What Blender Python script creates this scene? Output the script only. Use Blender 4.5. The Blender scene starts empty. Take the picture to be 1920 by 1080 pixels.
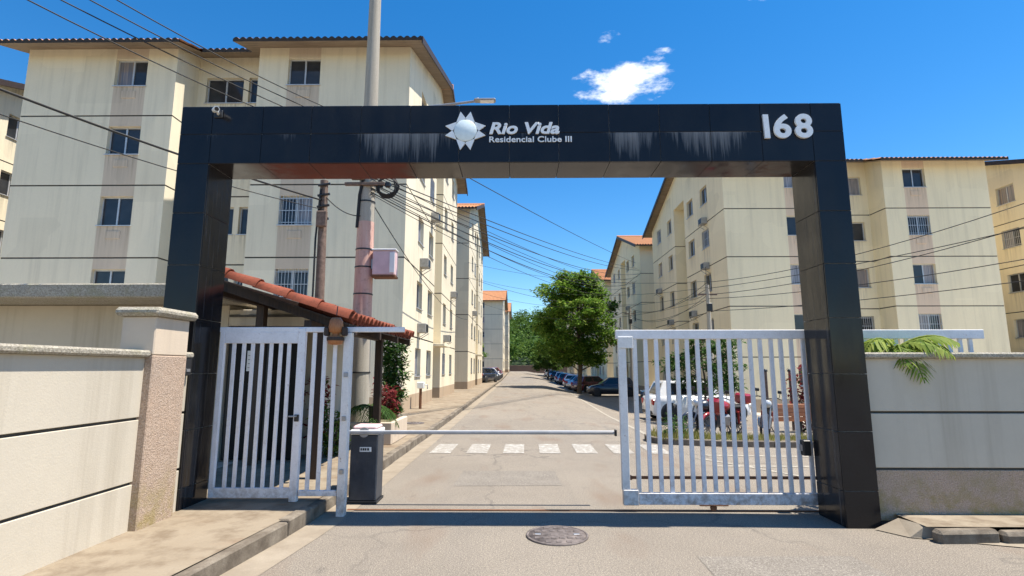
import bpy, bmesh, math, random
from mathutils import Vector, Matrix, Euler
R = math.radians
rng = random.Random(168)
sc = bpy.context.scene
COL = sc.collection

# ------------------------------------------------------------------ camera
cam_d = bpy.data.cameras.new('camera'); cam = bpy.data.objects.new('camera', cam_d); COL.objects.link(cam)
cam_d.sensor_width = 36.0; cam_d.lens = 998 / 1920 * 36; cam_d.clip_end = 3000; cam_d.clip_start = 0.05
cam.location = (0, 0, 1.6); cam.rotation_euler = (R(90 + 8.55), 0, R(0.69))
sc.camera = cam

# ------------------------------------------------------------------ world, sun, exposure
SUN = Vector((0.42, -0.012, 1.0)).normalized()
w = bpy.data.worlds.new('World'); sc.world = w; w.use_nodes = True
nt = w.node_tree; nt.nodes.clear(); L = nt.links.new
out = nt.nodes.new('ShaderNodeOutputWorld'); bg = nt.nodes.new('ShaderNodeBackground'); bg.inputs['Strength'].default_value = 0.108
sky = nt.nodes.new('ShaderNodeTexSky'); sky.sky_type = 'NISHITA'; sky.sun_disc = False
sky.sun_elevation = math.asin(SUN.z); sky.sun_rotation = math.atan2(SUN.x, SUN.y)
sky.air_density = 1.0; sky.dust_density = 0.05; sky.ozone_density = 2.6; sky.altitude = 100
hs = nt.nodes.new('ShaderNodeHueSaturation'); hs.inputs['Saturation'].default_value = 1.38; hs.inputs['Value'].default_value = 1.0
L(sky.outputs[0], hs.inputs['Color'])
# scattered fair-weather clouds on a plane overhead (direction / height)
tc = nt.nodes.new('ShaderNodeTexCoord'); sep = nt.nodes.new('ShaderNodeSeparateXYZ'); L(tc.outputs['Generated'], sep.inputs[0])
def wm(op, a, b=None, c=None, clamp=False):
    n = nt.nodes.new('ShaderNodeMath'); n.operation = op; n.use_clamp = clamp
    for i, v in enumerate((a, b, c)):
        if v is None: continue
        if isinstance(v, (int, float)): n.inputs[i].default_value = v
        else: L(v, n.inputs[i])
    return n.outputs[0]
zc = wm('MAXIMUM', sep.outputs['Z'], 0.08)
px_, py_ = wm('DIVIDE', sep.outputs['X'], zc), wm('DIVIDE', sep.outputs['Y'], zc)
cv = nt.nodes.new('ShaderNodeCombineXYZ'); L(px_, cv.inputs[0]); L(py_, cv.inputs[1])
def wnoise(scale, detail, rough):
    n = nt.nodes.new('ShaderNodeTexNoise'); n.inputs['Scale'].default_value = scale
    n.inputs['Detail'].default_value = detail; n.inputs['Roughness'].default_value = rough
    L(cv.outputs[0], n.inputs['Vector']); return n.outputs['Fac']
nf = wnoise(6.0, 8, 0.62)
cover = None
for (cx, cy, rx, ry, am) in ((0.37, 1.77, .20, .19, 1.2), (0.46, 1.66, .10, .12, .7), (0.67, 1.32, .06, .05, .5), (0.28, 1.50, .05, .05, .26),
                             (-1.3, 2.6, .5, .3, .9), (1.9, 1.1, .4, .3, .9), (-.6, -1.5, .6, .4, 1.0), (1.2, -.8, .4, .5, .9), (-2.2, .2, .5, .5, .9), (2.6, 3.4, .7, .4, .8)):
    dx = wm('DIVIDE', wm('SUBTRACT', px_, cx), rx); dy = wm('DIVIDE', wm('SUBTRACT', py_, cy), ry)
    d = wm('SQRT', wm('ADD', wm('MULTIPLY', dx, dx), wm('MULTIPLY', dy, dy)))
    m = wm('MULTIPLY', wm('SUBTRACT', 1.0, d, clamp=True), am)
    cover = m if cover is None else wm('MAXIMUM', cover, m)
dens = wm('ADD', wm('MULTIPLY', cover, 0.62), wm('MULTIPLY', wm('SUBTRACT', nf, 0.5), 1.9))
dens = wm('MULTIPLY', dens, wm('MULTIPLY', cover, 12.0, clamp=True))
mr = nt.nodes.new('ShaderNodeMapRange'); mr.interpolation_type = 'SMOOTHSTEP'
mr.inputs['From Min'].default_value = 0.12; mr.inputs['From Max'].default_value = 0.55; L(dens, mr.inputs['Value'])
mix = nt.nodes.new('ShaderNodeMix'); mix.data_type = 'RGBA'
L(mr.outputs[0], mix.inputs['Factor']); L(hs.outputs[0], mix.inputs['A']); mix.inputs['B'].default_value = (6.6, 6.9, 7.4, 1)
L(mix.outputs['Result'], bg.inputs['Color']); L(bg.outputs[0], out.inputs[0])
sd = bpy.data.lights.new('sun', 'SUN'); sd.energy = 5.0; sd.angle = R(0.55); sd.color = (1.0, 0.93, 0.82)
so = bpy.data.objects.new('sun', sd); COL.objects.link(so); so.rotation_euler = SUN.to_track_quat('Z', 'Y').to_euler(); so.location = (20, -5, 40)
sc.view_settings.view_transform = 'Standard'; sc.view_settings.look = 'None'; sc.view_settings.gamma = 1.0
sc.view_settings.use_curve_mapping = False; sc.view_settings.exposure = 0.86
sc.render.engine = 'CYCLES'; sc.cycles.max_bounces = 6; sc.cycles.diffuse_bounces = 3; sc.cycles.glossy_bounces = 3
sc.cycles.transparent_max_bounces = 6; sc.cycles.caustics_reflective = False; sc.cycles.caustics_refractive = False
try:
    sc.cycles.use_denoising = True; sc.cycles.denoiser = 'OPENIMAGEDENOISE'
except Exception: pass

# ------------------------------------------------------------------ helpers
def tag(o, label=None, cat=None, group=None, kind=None):
    if label: o['label'] = label
    if cat: o['category'] = cat
    if group: o['group'] = group
    if kind: o['kind'] = kind
    return o
def empty(name, loc=(0, 0, 0), rz=0.0):
    o = bpy.data.objects.new(name, None); COL.objects.link(o); o.location = loc; o.rotation_euler = (0, 0, rz); o.empty_display_size = .1
    return o
def link(name, me, parent=None, loc=(0, 0, 0), rot=(0, 0, 0), scale=None):
    o = bpy.data.objects.new(name, me); COL.objects.link(o); o.location = loc; o.rotation_euler = rot
    if scale: o.scale = scale
    if parent: o.parent = parent
    return o
def copy_tree(o, parent=None):
    c = o.copy(); COL.objects.link(c); c.parent = parent
    for ch in KIDS(o): copy_tree(ch, c)
    return c
_kids = {}
def KIDS(o): return [x for x in o.children]

class MB:
    def __init__(s): s.v = []; s.f = []; s.m = []; s.sm = []
    def face(s, pts, m=0, smooth=False):
        n = len(s.v); s.v.extend([tuple(p) for p in pts]); s.f.append(tuple(range(n, n + len(pts)))); s.m.append(m); s.sm.append(smooth)
    def idx(s, verts, faces, m=0, smooth=False):
        n = len(s.v); s.v.extend([tuple(p) for p in verts])
        for f in faces: s.f.append(tuple(i + n for i in f)); s.m.append(m); s.sm.append(smooth)
    def box(s, x0, x1, y0, y1, z0, z1, m=0, T=None):
        P = [(x0, y0, z0), (x1, y0, z0), (x1, y1, z0), (x0, y1, z0), (x0, y0, z1), (x1, y0, z1), (x1, y1, z1), (x0, y1, z1)]
        if T: P = [T @ Vector(p) for p in P]
        s.idx(P, [(0, 3, 2, 1), (4, 5, 6, 7), (0, 1, 5, 4), (1, 2, 6, 5), (2, 3, 7, 6), (3, 0, 4, 7)], m)
        return s
    def cbox(s, x0, x1, y0, y1, z0, z1, b=.01, m=0):
        # box with chamfered edges
        vs = []; fs = []
        bm = bmesh.new(); bmesh.ops.create_cube(bm, size=1)
        for v in bm.verts: v.co = Vector((x0 if v.co.x < 0 else x1, y0 if v.co.y < 0 else y1, z0 if v.co.z < 0 else z1))
        bmesh.ops.bevel(bm, geom=bm.edges[:], offset=b, segments=1, affect='EDGES')
        bm.verts.index_update()
        s.idx([v.co[:] for v in bm.verts], [[v.index for v in f.verts] for f in bm.faces], m); bm.free(); return s
    def tube(s, pts, rad, n=8, m=0, cap=True, smooth=True):
        pts = [Vector(p) for p in pts]
        if isinstance(rad, (int, float)): rad = [rad] * len(pts)
        rings = []; up = Vector((0, 0, 1))
        for i, p in enumerate(pts):
            d = (pts[min(i + 1, len(pts) - 1)] - pts[max(i - 1, 0)]).normalized()
            a = d.cross(up if abs(d.z) < .95 else Vector((0, 1, 0))).normalized(); b = d.cross(a)
            rings.append([p + (a * math.cos(t) + b * math.sin(t)) * rad[i] for t in [2 * math.pi * k / n for k in range(n)]])
        V = [q for r in rings for q in r]; F = []
        for i in range(len(pts) - 1):
            for k in range(n): F.append((i * n + k, i * n + (k + 1) % n, (i + 1) * n + (k + 1) % n, (i + 1) * n + k))
        s.idx(V, F, m, smooth)
        if cap: s.face(rings[0][::-1], m); s.face(rings[-1], m)
        return s
    def lathe(s, prof, n=16, m=0, axis='Z', c=(0, 0, 0), smooth=True):
        V = []; F = []
        for (r, h) in prof:
            for k in range(n):
                t = 2 * math.pi * k / n; a, b = r * math.cos(t), r * math.sin(t)
                p = {'Z': (a, b, h), 'Y': (a, h, b), 'X': (h, a, b)}[axis]; V.append((p[0] + c[0], p[1] + c[1], p[2] + c[2]))
        for i in range(len(prof) - 1):
            for k in range(n): F.append((i * n + k, i * n + (k + 1) % n, (i + 1) * n + (k + 1) % n, (i + 1) * n + k))
        s.idx(V, F, m, smooth)
        if prof[0][0] > 1e-4: s.face(V[:n][::-1], m)
        if prof[-1][0] > 1e-4: s.face(V[-n:], m)
        return s
    def mesh(s, name, mats):
        me = bpy.data.meshes.new(name); me.from_pydata(s.v, [], s.f)
        for mt in (mats if isinstance(mats, (list, tuple)) else [mats]): me.materials.append(mt)
        me.polygons.foreach_set('material_index', s.m); me.polygons.foreach_set('use_smooth', s.sm); me.update(); return me
    def build(s, name, mats, parent=None, loc=(0, 0, 0), rot=(0, 0, 0), weld=False):
        me = s.mesh(name, mats)
        if weld:
            bm = bmesh.new(); bm.from_mesh(me); bmesh.ops.remove_doubles(bm, verts=bm.verts, dist=1e-4)
            bmesh.ops.recalc_face_normals(bm, faces=bm.faces); bm.to_mesh(me); bm.free()
        return link(name, me, parent, loc, rot)

# ------------------------------------------------------------------ materials
class NM:
    def __init__(s, name):
        s.m = bpy.data.materials.new(name); s.m.use_nodes = True; s.t = s.m.node_tree
        s.p = s.t.nodes['Principled BSDF']; s.o = s.t.nodes['Material Output']
    def n(s, typ, **kw):
        x = s.t.nodes.new(typ)
        for k, v in kw.items(): setattr(x, k, v)
        return x
    def l(s, a, b): s.t.links.new(a, b)
    def val(s, sock, v):
        if isinstance(v, (int, float)): sock.default_value = v
        elif isinstance(v, tuple): sock.default_value = v if len(v) == 4 or len(sock.default_value) == 3 else (*v, 1)
        else: s.l(v, sock)
    def pos(s, scale=(1, 1, 1), obj=False):
        src = s.n('ShaderNodeTexCoord').outputs['Object'] if obj else s.n('ShaderNodeNewGeometry').outputs['Position']
        mp = s.n('ShaderNodeMapping'); mp.inputs['Scale'].default_value = scale; s.l(src, mp.inputs['Vector']); return mp.outputs[0]
    def noise(s, scale, detail=4, rough=.55, vec=None, dist=0):
        x = s.n('ShaderNodeTexNoise'); x.inputs['Scale'].default_value = scale; x.inputs['Detail'].default_value = detail
        x.inputs['Roughness'].default_value = rough; x.inputs['Distortion'].default_value = dist
        s.l(vec if vec is not None else s.pos(), x.inputs['Vector']); return x.outputs['Fac']
    def ramp(s, fac, lo, hi, a=0., b=1.):
        x = s.n('ShaderNodeMapRange'); x.inputs['From Min'].default_value = lo; x.inputs['From Max'].default_value = hi
        x.inputs['To Min'].default_value = a; x.inputs['To Max'].default_value = b; s.l(fac, x.inputs['Value']); return x.outputs[0]
    def mix(s, fac, a, b, blend='MIX'):
        x = s.n('ShaderNodeMix'); x.data_type = 'RGBA'; x.blend_type = blend
        s.val(x.inputs['Factor'], fac); s.val(x.inputs['A'], a); s.val(x.inputs['B'], b); return x.outputs['Result']
    def math(s, op, a, b=0., clamp=False):
        x = s.n('ShaderNodeMath'); x.operation = op; x.use_clamp = clamp; s.val(x.inputs[0], a); s.val(x.inputs[1], b); return x.outputs[0]
    def bump(s, h, strength=.3, dist=.01):
        x = s.n('ShaderNodeBump'); x.inputs['Strength'].default_value = strength; x.inputs['Distance'].default_value = dist
        s.l(h, x.inputs['Height']); s.l(x.outputs[0], s.p.inputs['Normal'])
    def done(s, col, rough=.8, metal=0., spec=.5):
        s.val(s.p.inputs['Base Color'], col); s.val(s.p.inputs['Roughness'], rough); s.val(s.p.inputs['Metallic'], metal)
        s.p.inputs['Specular IOR Level'].default_value = spec; return s.m

def plain(name, col, rough=.6, metal=0., var=.12, scale=6., spec=.5, bump=0., bscale=60.):
    k = NM(name); f = k.noise(scale, 5, .6)
    dk = tuple(c * (1 - var) for c in col); lt = tuple(min(1, c * (1 + var)) for c in col)
    c = k.mix(k.ramp(f, .3, .7), dk, lt)
    if bump: k.bump(k.noise(bscale, 3, .6), bump, .005)
    return k.done(c, rough, metal, spec)

def stucco(name, base, dirt, streak=.5, blotch=.35, spec=.25, bmp=.25, sills=False):
    k = NM(name)
    big = k.noise(.55, 4, .6); c = k.mix(k.ramp(big, .35, .7, 0, blotch), base, tuple(x * .86 for x in base))
    st = k.noise(1.0, 5, .65, k.pos((3.2, 3.2, .16))); st2 = k.noise(1.0, 3, .6, k.pos((9., 9., .5)))
    s_ = k.math('MULTIPLY', k.ramp(st, .48, .78), k.ramp(st2, .3, .7, .35, 1.))
    c = k.mix(k.math('MULTIPLY', s_, streak, True), c, dirt)
    fine = k.noise(14, 4, .7); c = k.mix(k.ramp(fine, .3, .75, 0, .16), c, tuple(x * .7 for x in base))
    if sills:   # rain runs that start at the window sills, and a few mismatched repair patches
        so_ = k.n('ShaderNodeSeparateXYZ'); k.l(k.n('ShaderNodeTexCoord').outputs['Object'], so_.inputs[0]); sn = k.n('ShaderNodeSeparateXYZ'); k.l(k.n('ShaderNodeNewGeometry').outputs['True Normal'], sn.inputs[0])
        isf = k.ramp(k.math('ABSOLUTE', sn.outputs[1]), .4, .6); ax = k.math('ABSOLUTE', so_.outputs[0])
        def near(v, cs):
            m_ = None
            for cc in cs:
                q = k.ramp(k.math('ABSOLUTE', k.math('SUBTRACT', v, cc)), .48, .66, 1, 0); m_ = q if m_ is None else k.math('MAXIMUM', m_, q)
            return m_
        wm_ = k.math('ADD', k.math('MULTIPLY', near(ax, (3.84, 10.16, 6.12, 7.45)), isf), k.math('MULTIPLY', near(so_.outputs[1], (2.95, 5.45, 10.1, 12.9)), k.math('SUBTRACT', 1.0, isf)), True)
        zf = k.math('MULTIPLY', k.math('FRACT', k.math('DIVIDE', k.math('SUBTRACT', so_.outputs[2], .15), 2.6)), 2.6)
        fall = k.math('MULTIPLY', k.ramp(zf, .15, 1.12, .15, 1.0), k.ramp(zf, 1.13, 1.16, 1, 0), True); dr = k.noise(1.0, 4, .7, k.pos((13, 13, .45)))
        c = k.mix(k.math('MULTIPLY', k.math('MULTIPLY', wm_, fall), k.ramp(dr, .42, .70, 0, .75), True), c, dirt)
        pv = k.n('ShaderNodeTexVoronoi'); pv.inputs['Scale'].default_value = .55; pv.distance = 'CHEBYCHEV'; k.l(k.pos(), pv.inputs['Vector']); ps = k.n('ShaderNodeSeparateColor'); k.l(pv.outputs['Color'], ps.inputs[0])
        c = k.mix(k.ramp(ps.outputs[0], .84, .86, 0, .22), c, tuple(min(1, x * 1.12) for x in base)); c = k.mix(k.ramp(ps.outputs[1], .86, .88, 0, .16), c, tuple(x * .62 for x in base))
    k.bump(k.noise(70, 3, .6), bmp, .006)
    return k.done(c, .88, 0, spec)

M = {}
def mk_ground():
    k = NM('asphalt_worn'); big = k.noise(.35, 5, .6); mid = k.noise(2.2, 5, .65); fine = k.noise(42, 4, .8)
    c = k.mix(k.ramp(big, .3, .7), (.205, .172, .135), (.295, .255, .202))
    c = k.mix(k.ramp(mid, .48, .75, 0, .45), c, (.17, .145, .115))
    tyre = k.noise(1.0, 4, .6, k.pos((1.7, .10, 1))); c = k.mix(k.ramp(tyre, .52, .70, 0, .40), c, (.16, .14, .12)); oil = k.noise(2.7, 2, .5, k.pos((1, .7, 1))); c = k.mix(k.ramp(oil, .70, .76, 0, .6), c, (.09, .078, .066))
    c = k.mix(k.ramp(fine, .30, .70, .85, 0), c, (.11, .10, .088))
    f2 = k.noise(95, 3, .7); c = k.mix(k.ramp(f2, .5, .7, 0, .8), c, (.53, .465, .385))
    # tar cracks
    v = k.n('ShaderNodeTexVoronoi', feature='DISTANCE_TO_EDGE'); v.inputs['Scale'].default_value = .28
    wv = k.n('ShaderNodeVectorMath', operation='ADD'); k.l(k.pos(), wv.inputs[0])
    cn = k.n('ShaderNodeTexNoise'); cn.inputs['Scale'].default_value = 1.6; cn.inputs['Detail'].default_value = 5; k.l(k.pos(), cn.inputs['Vector']); k.l(cn.outputs['Color'], wv.inputs[1]); k.l(wv.outputs[0], v.inputs['Vector'])
    c = k.mix(k.math('MULTIPLY', k.ramp(v.outputs['Distance'], .0, .010, .75, 0), k.ramp(big, .40, .55), True), c, (.10, .09, .08))
    sp = k.noise(.9, 3, .5, k.pos((1.4, .5, 1))); c = k.mix(k.ramp(sp, .56, .72, 0, .50), c, (.17, .11, .075))
    k.bump(k.math('ADD', fine, f2), .55, .006); M['asphalt'] = k.done(c, .9, 0, .25)
    k = NM('concrete_paving'); big = k.noise(.8, 5, .62); mid = k.noise(4, 5, .65); fine = k.noise(48, 4, .8)
    c = k.mix(k.ramp(big, .35, .68), (.25, .20, .14), (.33, .28, .21)); c = k.mix(k.ramp(mid, .44, .66, 0, .75), c, (.14, .10, .065))
    c = k.mix(k.ramp(fine, .3, .7, .42, 0), c, (.2, .165, .125)); st = k.noise(1.3, 3, .55, k.pos((.6, 1.6, 1))); c = k.mix(k.ramp(st, .56, .72, 0, .5), c, (.23, .15, .095))
    k.bump(k.math('ADD', fine, mid), .4, .006); M['paving'] = k.done(c, .92, 0, .2)
    k = NM('kerb_concrete'); mid = k.noise(5, 5, .65); fine = k.noise(90, 3, .7)
    c = k.mix(k.ramp(mid, .35, .68), (.115, .092, .068), (.29, .25, .195)); c = k.mix(k.ramp(fine, .3, .65, .5, 0), c, (.12, .10, .085))
    k.bump(k.math('ADD', fine, mid), .5, .01); M['kerb'] = k.done(c, .92, 0, .2)
    k = NM('gutter_concrete'); mid = k.noise(3, 5, .65); fine = k.noise(90, 3, .7)
    c = k.mix(k.ramp(mid, .35, .68), (.255, .21, .155), (.345, .295, .225)); c = k.mix(k.ramp(fine, .3, .65, .4, 0), c, (.2, .17, .14))
    k.bump(fine, .3, .006); M['gutter'] = k.done(c, .92, 0, .2)
    def paint(nm, col):
        k = NM(nm); wn = k.noise(9, 6, .72); fine = k.noise(90, 3, .7)
        c = k.mix(k.ramp(k.math('ADD', wn, k.math('MULTIPLY', fine, .45)), .50, .72, 0, .95), col, (.27, .245, .21)); return k.done(c, .8, 0, .3)
    M['line_white'] = paint('marking_paint_white', (.66, .65, .61)); M['line_yellow'] = paint('marking_paint_yellow', (.62, .50, .22)); M['line_pale'] = paint('marking_paint_faded', (.62, .56, .42))
    k = NM('dirt_ground'); c = k.mix(k.ramp(k.noise(1.2, 6, .65), .35, .7), (.20, .15, .10), (.13, .15, .06)); c = k.mix(k.ramp(k.noise(40, 3, .7), .35, .7, .4, 0), c, (.08, .07, .05))
    k.bump(k.noise(50, 3, .7), .5, .02); M['dirt'] = k.done(c, .95, 0, .1)
mk_ground()
M['light_concrete'] = plain('pale_forecourt_concrete', (.46, .415, .345), .9, 0, .12, 2.5, .2, .3, 60)  # paleness chosen so the sunlit ground bounces light onto the block fronts
k = NM('patched_asphalt'); c = k.mix(k.ramp(k.noise(3, 5, .65), .35, .7), (.20, .175, .145), (.27, .24, .20)); fine = k.noise(42, 4, .8); c = k.mix(k.ramp(fine, .30, .70, .85, 0), c, (.09, .08, .07)); c = k.mix(k.ramp(k.noise(95, 3, .7), .5, .7, 0, .7), c, (.5, .455, .39)); k.bump(fine, .5, .006); M['patch'] = k.done(c, .9, 0, .25)

def mk_granite():
    k = NM('polished_black_granite'); v = k.noise(160, 2, .6); cl = k.noise(1.6, 3, .5)
    c = k.mix(k.ramp(v, .5, .75), (.010, .0095, .011), (.028, .027, .029))
    c = k.mix(k.ramp(cl, .4, .7, 0, .35), c, (.027, .026, .027))
    gp = k.n('ShaderNodeNewGeometry').outputs['Position']; sx = k.n('ShaderNodeSeparateXYZ'); k.l(gp, sx.inputs[0])
    x, y, z = sx.outputs
    # lime runs that bleed from the middle joint of the beam and down the column corners
    stx = k.noise(1.0, 5, .75, k.pos((11, 0, .5))); fx = k.noise(1.0, 3, .6, k.pos((48, 0, 1.6)))
    span = None
    for (a, b, am) in ((-1.95, -.62, .9), (.88, 1.66, 1.0), (1.60, 2.72, .85), (-3.8, -3.3, .35), (-.2, .45, .3), (-2.9, -2.3, .3)):
        e = k.math('MULTIPLY', k.math('MULTIPLY', k.ramp(x, a, a + .35), k.ramp(x, b, b - .35), True), am); e.node.use_clamp = True
        span = e if span is None else k.math('MAXIMUM', span, e)
    depth = k.ramp(z, 4.236, 3.89, 0, 1); below = k.ramp(z, 4.233, 4.236, 1, 0); front = k.ramp(y, 5.71, 5.73, 1, 0)
    amt = k.math('ADD', k.math('MULTIPLY', stx, .9), k.math('MULTIPLY', fx, .45))
    amt = k.math('SUBTRACT', k.math('ADD', amt, k.math('MULTIPLY', span, .34)), k.math('MULTIPLY', depth, .30))
    run = k.math('MULTIPLY', k.math('MULTIPLY', k.ramp(amt, .74, 1.18), k.math('MULTIPLY', below, front)), k.ramp(span, 0, .25), True)
    crust = k.math('MULTIPLY', k.math('MULTIPLY', k.ramp(z, 4.222, 4.232), below), k.math('MULTIPLY', k.math('MULTIPLY', span, front), k.ramp(k.noise(5, 3, .6, k.pos((1, 0, 0))), .42, .58)), True)
    jn = k.math('MULTIPLY', k.math('MULTIPLY', k.ramp(k.noise(7, 2, .5), .5, .65), k.ramp(z, 3.87, 3.9, 1, 1)), 0.0)
    cs = k.noise(1.0, 4, .7, k.pos((22, 22, .7))); colm = k.math('MULTIPLY', k.ramp(cs, .56, .82, 0, .55), k.ramp(z, 3.6, 3.86, 1, 0), True)
    inner = k.math('MULTIPLY', colm, k.math('MULTIPLY', k.ramp(y, 5.705, 5.72), k.ramp(y, 5.75, 6.2, 1, .35)), True)
    m = k.math('MAXIMUM', k.math('MAXIMUM', run, crust), k.math('MULTIPLY', inner, .75)); m.node.use_clamp = True
    c = k.mix(k.math('MULTIPLY', m, .62), c, (.40, .41, .43)); r = k.math('ADD', k.math('MULTIPLY', m, .6), k.ramp(k.noise(1, 4, .65, k.pos((5, 5, 1.2))), .3, .7, .06, .26))
    return k.done(c, r, 0, .30)
M['granite'] = mk_granite()
M['grout'] = plain('grey_grout', (.38, .38, .38), .9, 0, .3, 12)

def mk_white(name, col, rust=.35, scale=7):
    k = NM(name); a = k.noise(scale, 6, .7); b = k.noise(60, 3, .6)
    c = k.mix(k.ramp(a, .42, .72, 0, .34), col, tuple(x * .6 for x in col)); c = k.mix(k.math('MULTIPLY', k.ramp(k.noise(19, 5, .75), .60, .72), rust, True), c, (.22, .11, .055)); zz = k.n('ShaderNodeSeparateXYZ'); k.l(k.n('ShaderNodeNewGeometry').outputs['Position'], zz.inputs[0]); c = k.mix(k.math('MULTIPLY', k.ramp(zz.outputs[2], .1, .45, 1, 0), k.ramp(k.noise(14, 4, .7), .4, .65, .1, .75), True), c, (.26, .19, .13))
    c = k.mix(k.ramp(b, .4, .75, 0, .12), c, (.25, .24, .22)); return k.done(c, .5, 0, .4)
M['gate_white'] = mk_white('gate_paint_white', (.80, .80, .83)); M['gate_rusty'] = mk_white('gate_paint_rusting', (.76, .75, .74), .9, 9)
M['white'] = plain('white_plastic', (.78, .78, .76), .45, 0, .06); M['letter'] = plain('white_lettering', (.82, .84, .85), .45, 0, .05, 30)
M['emblem'] = plain('pale_blue_lettering', (.70, .80, .83), .4, 0, .05, 30)
M['black'] = plain('black_metal', (.018, .018, .02), .45, 0, .2); M['steel'] = plain('dull_steel', (.34, .34, .35), .45, .7, .2)
M['rust'] = plain('rusty_steel', (.17, .075, .035), .85, .1, .4, 25); M['rubber'] = plain('black_rubber', (.022, .022, .023), .75, 0, .2)
k = NM('cabinet_paint'); c = k.mix(k.ramp(k.noise(5, 5, .65), .4, .7), (.020, .028, .042), (.045, .055, .072)); c = k.mix(k.ramp(k.noise(1, 4, .7, k.pos((30, 30, 1.2))), .6, .8, 0, .5), c, (.12, .12, .12)); M['cabinet'] = k.done(c, .42)
M['boom'] = plain('boom_grey_white', (.42, .43, .45), .4, 0, .1)
M['cable'] = plain('black_cable', (.012, .012, .013), .7, 0, .1)
M['stucco_L'] = stucco('weathered_cream_render', (.81, .725, .55), (.28, .245, .185), .42, .45, sills=True)
M['stucco_R'] = stucco('yellow_cream_render', (.90, .775, .53), (.34, .28, .20), .35, .3, sills=True)
M['panel_L'] = stucco('faded_pink_render', (.63, .52, .40), (.28, .225, .17), .45, .4, sills=True)
M['panel_R'] = stucco('salmon_render', (.76, .58, .42), (.34, .27, .20), .35, .3, sills=True)
M['plinth'] = stucco('stained_tan_render', (.47, .36, .25), (.20, .15, .11), .6, .5)
M['groove_dark'] = plain('dark_groove_joint', (.085, .078, .068), .9, 0, .3)  # flat dark tone laid in the recessed wall grooves
k = NM('wall_pebbledash'); f = k.noise(75, 4, .75); c = k.mix(k.ramp(k.noise(2.2, 4, .6), .35, .7), (.62, .47, .36), (.55, .44, .35)); c = k.mix(k.ramp(f, .34, .6, .75, 0), c, (.26, .17, .12))
sz = k.n('ShaderNodeSeparateXYZ'); k.l(k.n('ShaderNodeNewGeometry').outputs['Position'], sz.inputs[0]); moss = k.math('MULTIPLY', k.ramp(sz.outputs['Z'], .15, .75, 1, 0), k.ramp(k.noise(6, 5, .7), .42, .62), True)
c = k.mix(k.math('MULTIPLY', moss, .7), c, (.34, .27, .09)); k.bump(f, .8, .02); M['pebble'] = k.done(c, .95, 0, .1)
M['wall_smooth'] = stucco('boundary_wall_render', (.58, .52, .42), (.24, .19, .125), .75, .8)
k = NM('cap_concrete'); f = k.noise(55, 4, .75); c = k.mix(k.ramp(f, .34, .62, .8, 0), (.50, .46, .38), (.15, .13, .10)); c = k.mix(k.ramp(k.noise(5, 5, .7), .5, .7, 0, .5), c, (.26, .25, .13)); k.bump(f, .8, .02); M['cap'] = k.done(c, .95, 0, .1)

def mk_tile(name, a, b, dark, dk=.6):
    k = NM(name); oi = k.n('ShaderNodeObjectInfo').outputs['Random']; f = k.noise(3.5, 5, .65); g = k.noise(22, 4, .7)
    c = k.mix(k.math('ADD', k.math('MULTIPLY', oi, .5), k.ramp(f, .35, .7, 0, .5)), a, b); c = k.mix(k.ramp(g, .48, .75, 0, dk), c, dark); k.bump(g, .3, .006); return k.done(c, .85, 0, .2)
M['tile'] = mk_tile('terracotta_tile', (.20, .055, .032), (.29, .085, .05), (.06, .032, .026)); M['roof'] = mk_tile('weathered_roof_tile', (.50, .22, .10), (.58, .29, .15), (.22, .13, .09), .5)
k = NM('dark_stained_wood'); g = k.noise(1, 5, .65, k.pos((40, 40, 3))); M['wood'] = k.done(k.mix(k.ramp(g, .35, .7), (.020, .011, .007), (.055, .030, .018)), .6)
k = NM('varnished_wood'); g = k.noise(1, 5, .65, k.pos((60, 60, 8))); M['wood_light'] = k.done(k.mix(k.ramp(g, .35, .7), (.30, .11, .035), (.42, .18, .07)), .45)
k = NM('orange_planks'); g = k.noise(1, 5, .65, k.pos((4, 60, 60))); M['orange'] = k.done(k.mix(k.ramp(g, .35, .7), (.62, .22, .09), (.74, .31, .14)), .6)
k = NM('pole_concrete'); g = k.noise(1, 5, .65, k.pos((14, 14, .6))); f = k.noise(60, 3, .7); c = k.mix(k.ramp(g, .35, .7), (.36, .325, .27), (.46, .42, .35)); c = k.mix(k.ramp(f, .3, .6, .35, 0), c, (.18, .16, .13)); M['pole'] = k.done(c, .9, 0, .2)
k = NM('pole_pink_paint'); g = k.noise(1, 5, .65, k.pos((10, 10, 1.2))); f = k.noise(9, 5, .7); c = k.mix(k.ramp(g, .35, .7), (.53, .30, .24), (.62, .42, .35)); c = k.mix(k.ramp(f, .55, .72, 0, .6), c, (.30, .20, .16)); M['pole_pink'] = k.done(c, .85, 0, .2)
M['pink_box'] = plain('faded_pink_metal', (.66, .46, .46), .6, 0, .12, 4); M['old_wood'] = plain('weathered_timber', (.16, .11, .085), .9, 0, .4, 14)
def mk_pane():
    k = NM('window_pane'); oi = k.n('ShaderNodeObjectInfo').outputs['Random']; w1 = k.noise(1.0, 3, .6, k.pos((16, 16, .35)))
    r2 = k.math('FRACT', k.math('MULTIPLY', oi, 17.3)); curt = k.mix(k.ramp(w1, .4, .62), (.16, .16, .18), k.mix(r2, (.42, .42, .46), (.34, .25, .19))); dark = k.mix(k.noise(1.5, 2), (.012, .014, .018), (.055, .06, .07))
    c = k.mix(k.ramp(oi, .68, .69), dark, curt); return k.done(c, .06, 0, .45)
M['pane'] = mk_pane(); M['alu'] = plain('aluminium_frame', (.52, .53, .55), .4, .35, .12)
M['dark_glass'] = plain('dark_glass', (.008, .009, .011), .05, 0, .1, 3, .6)
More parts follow.
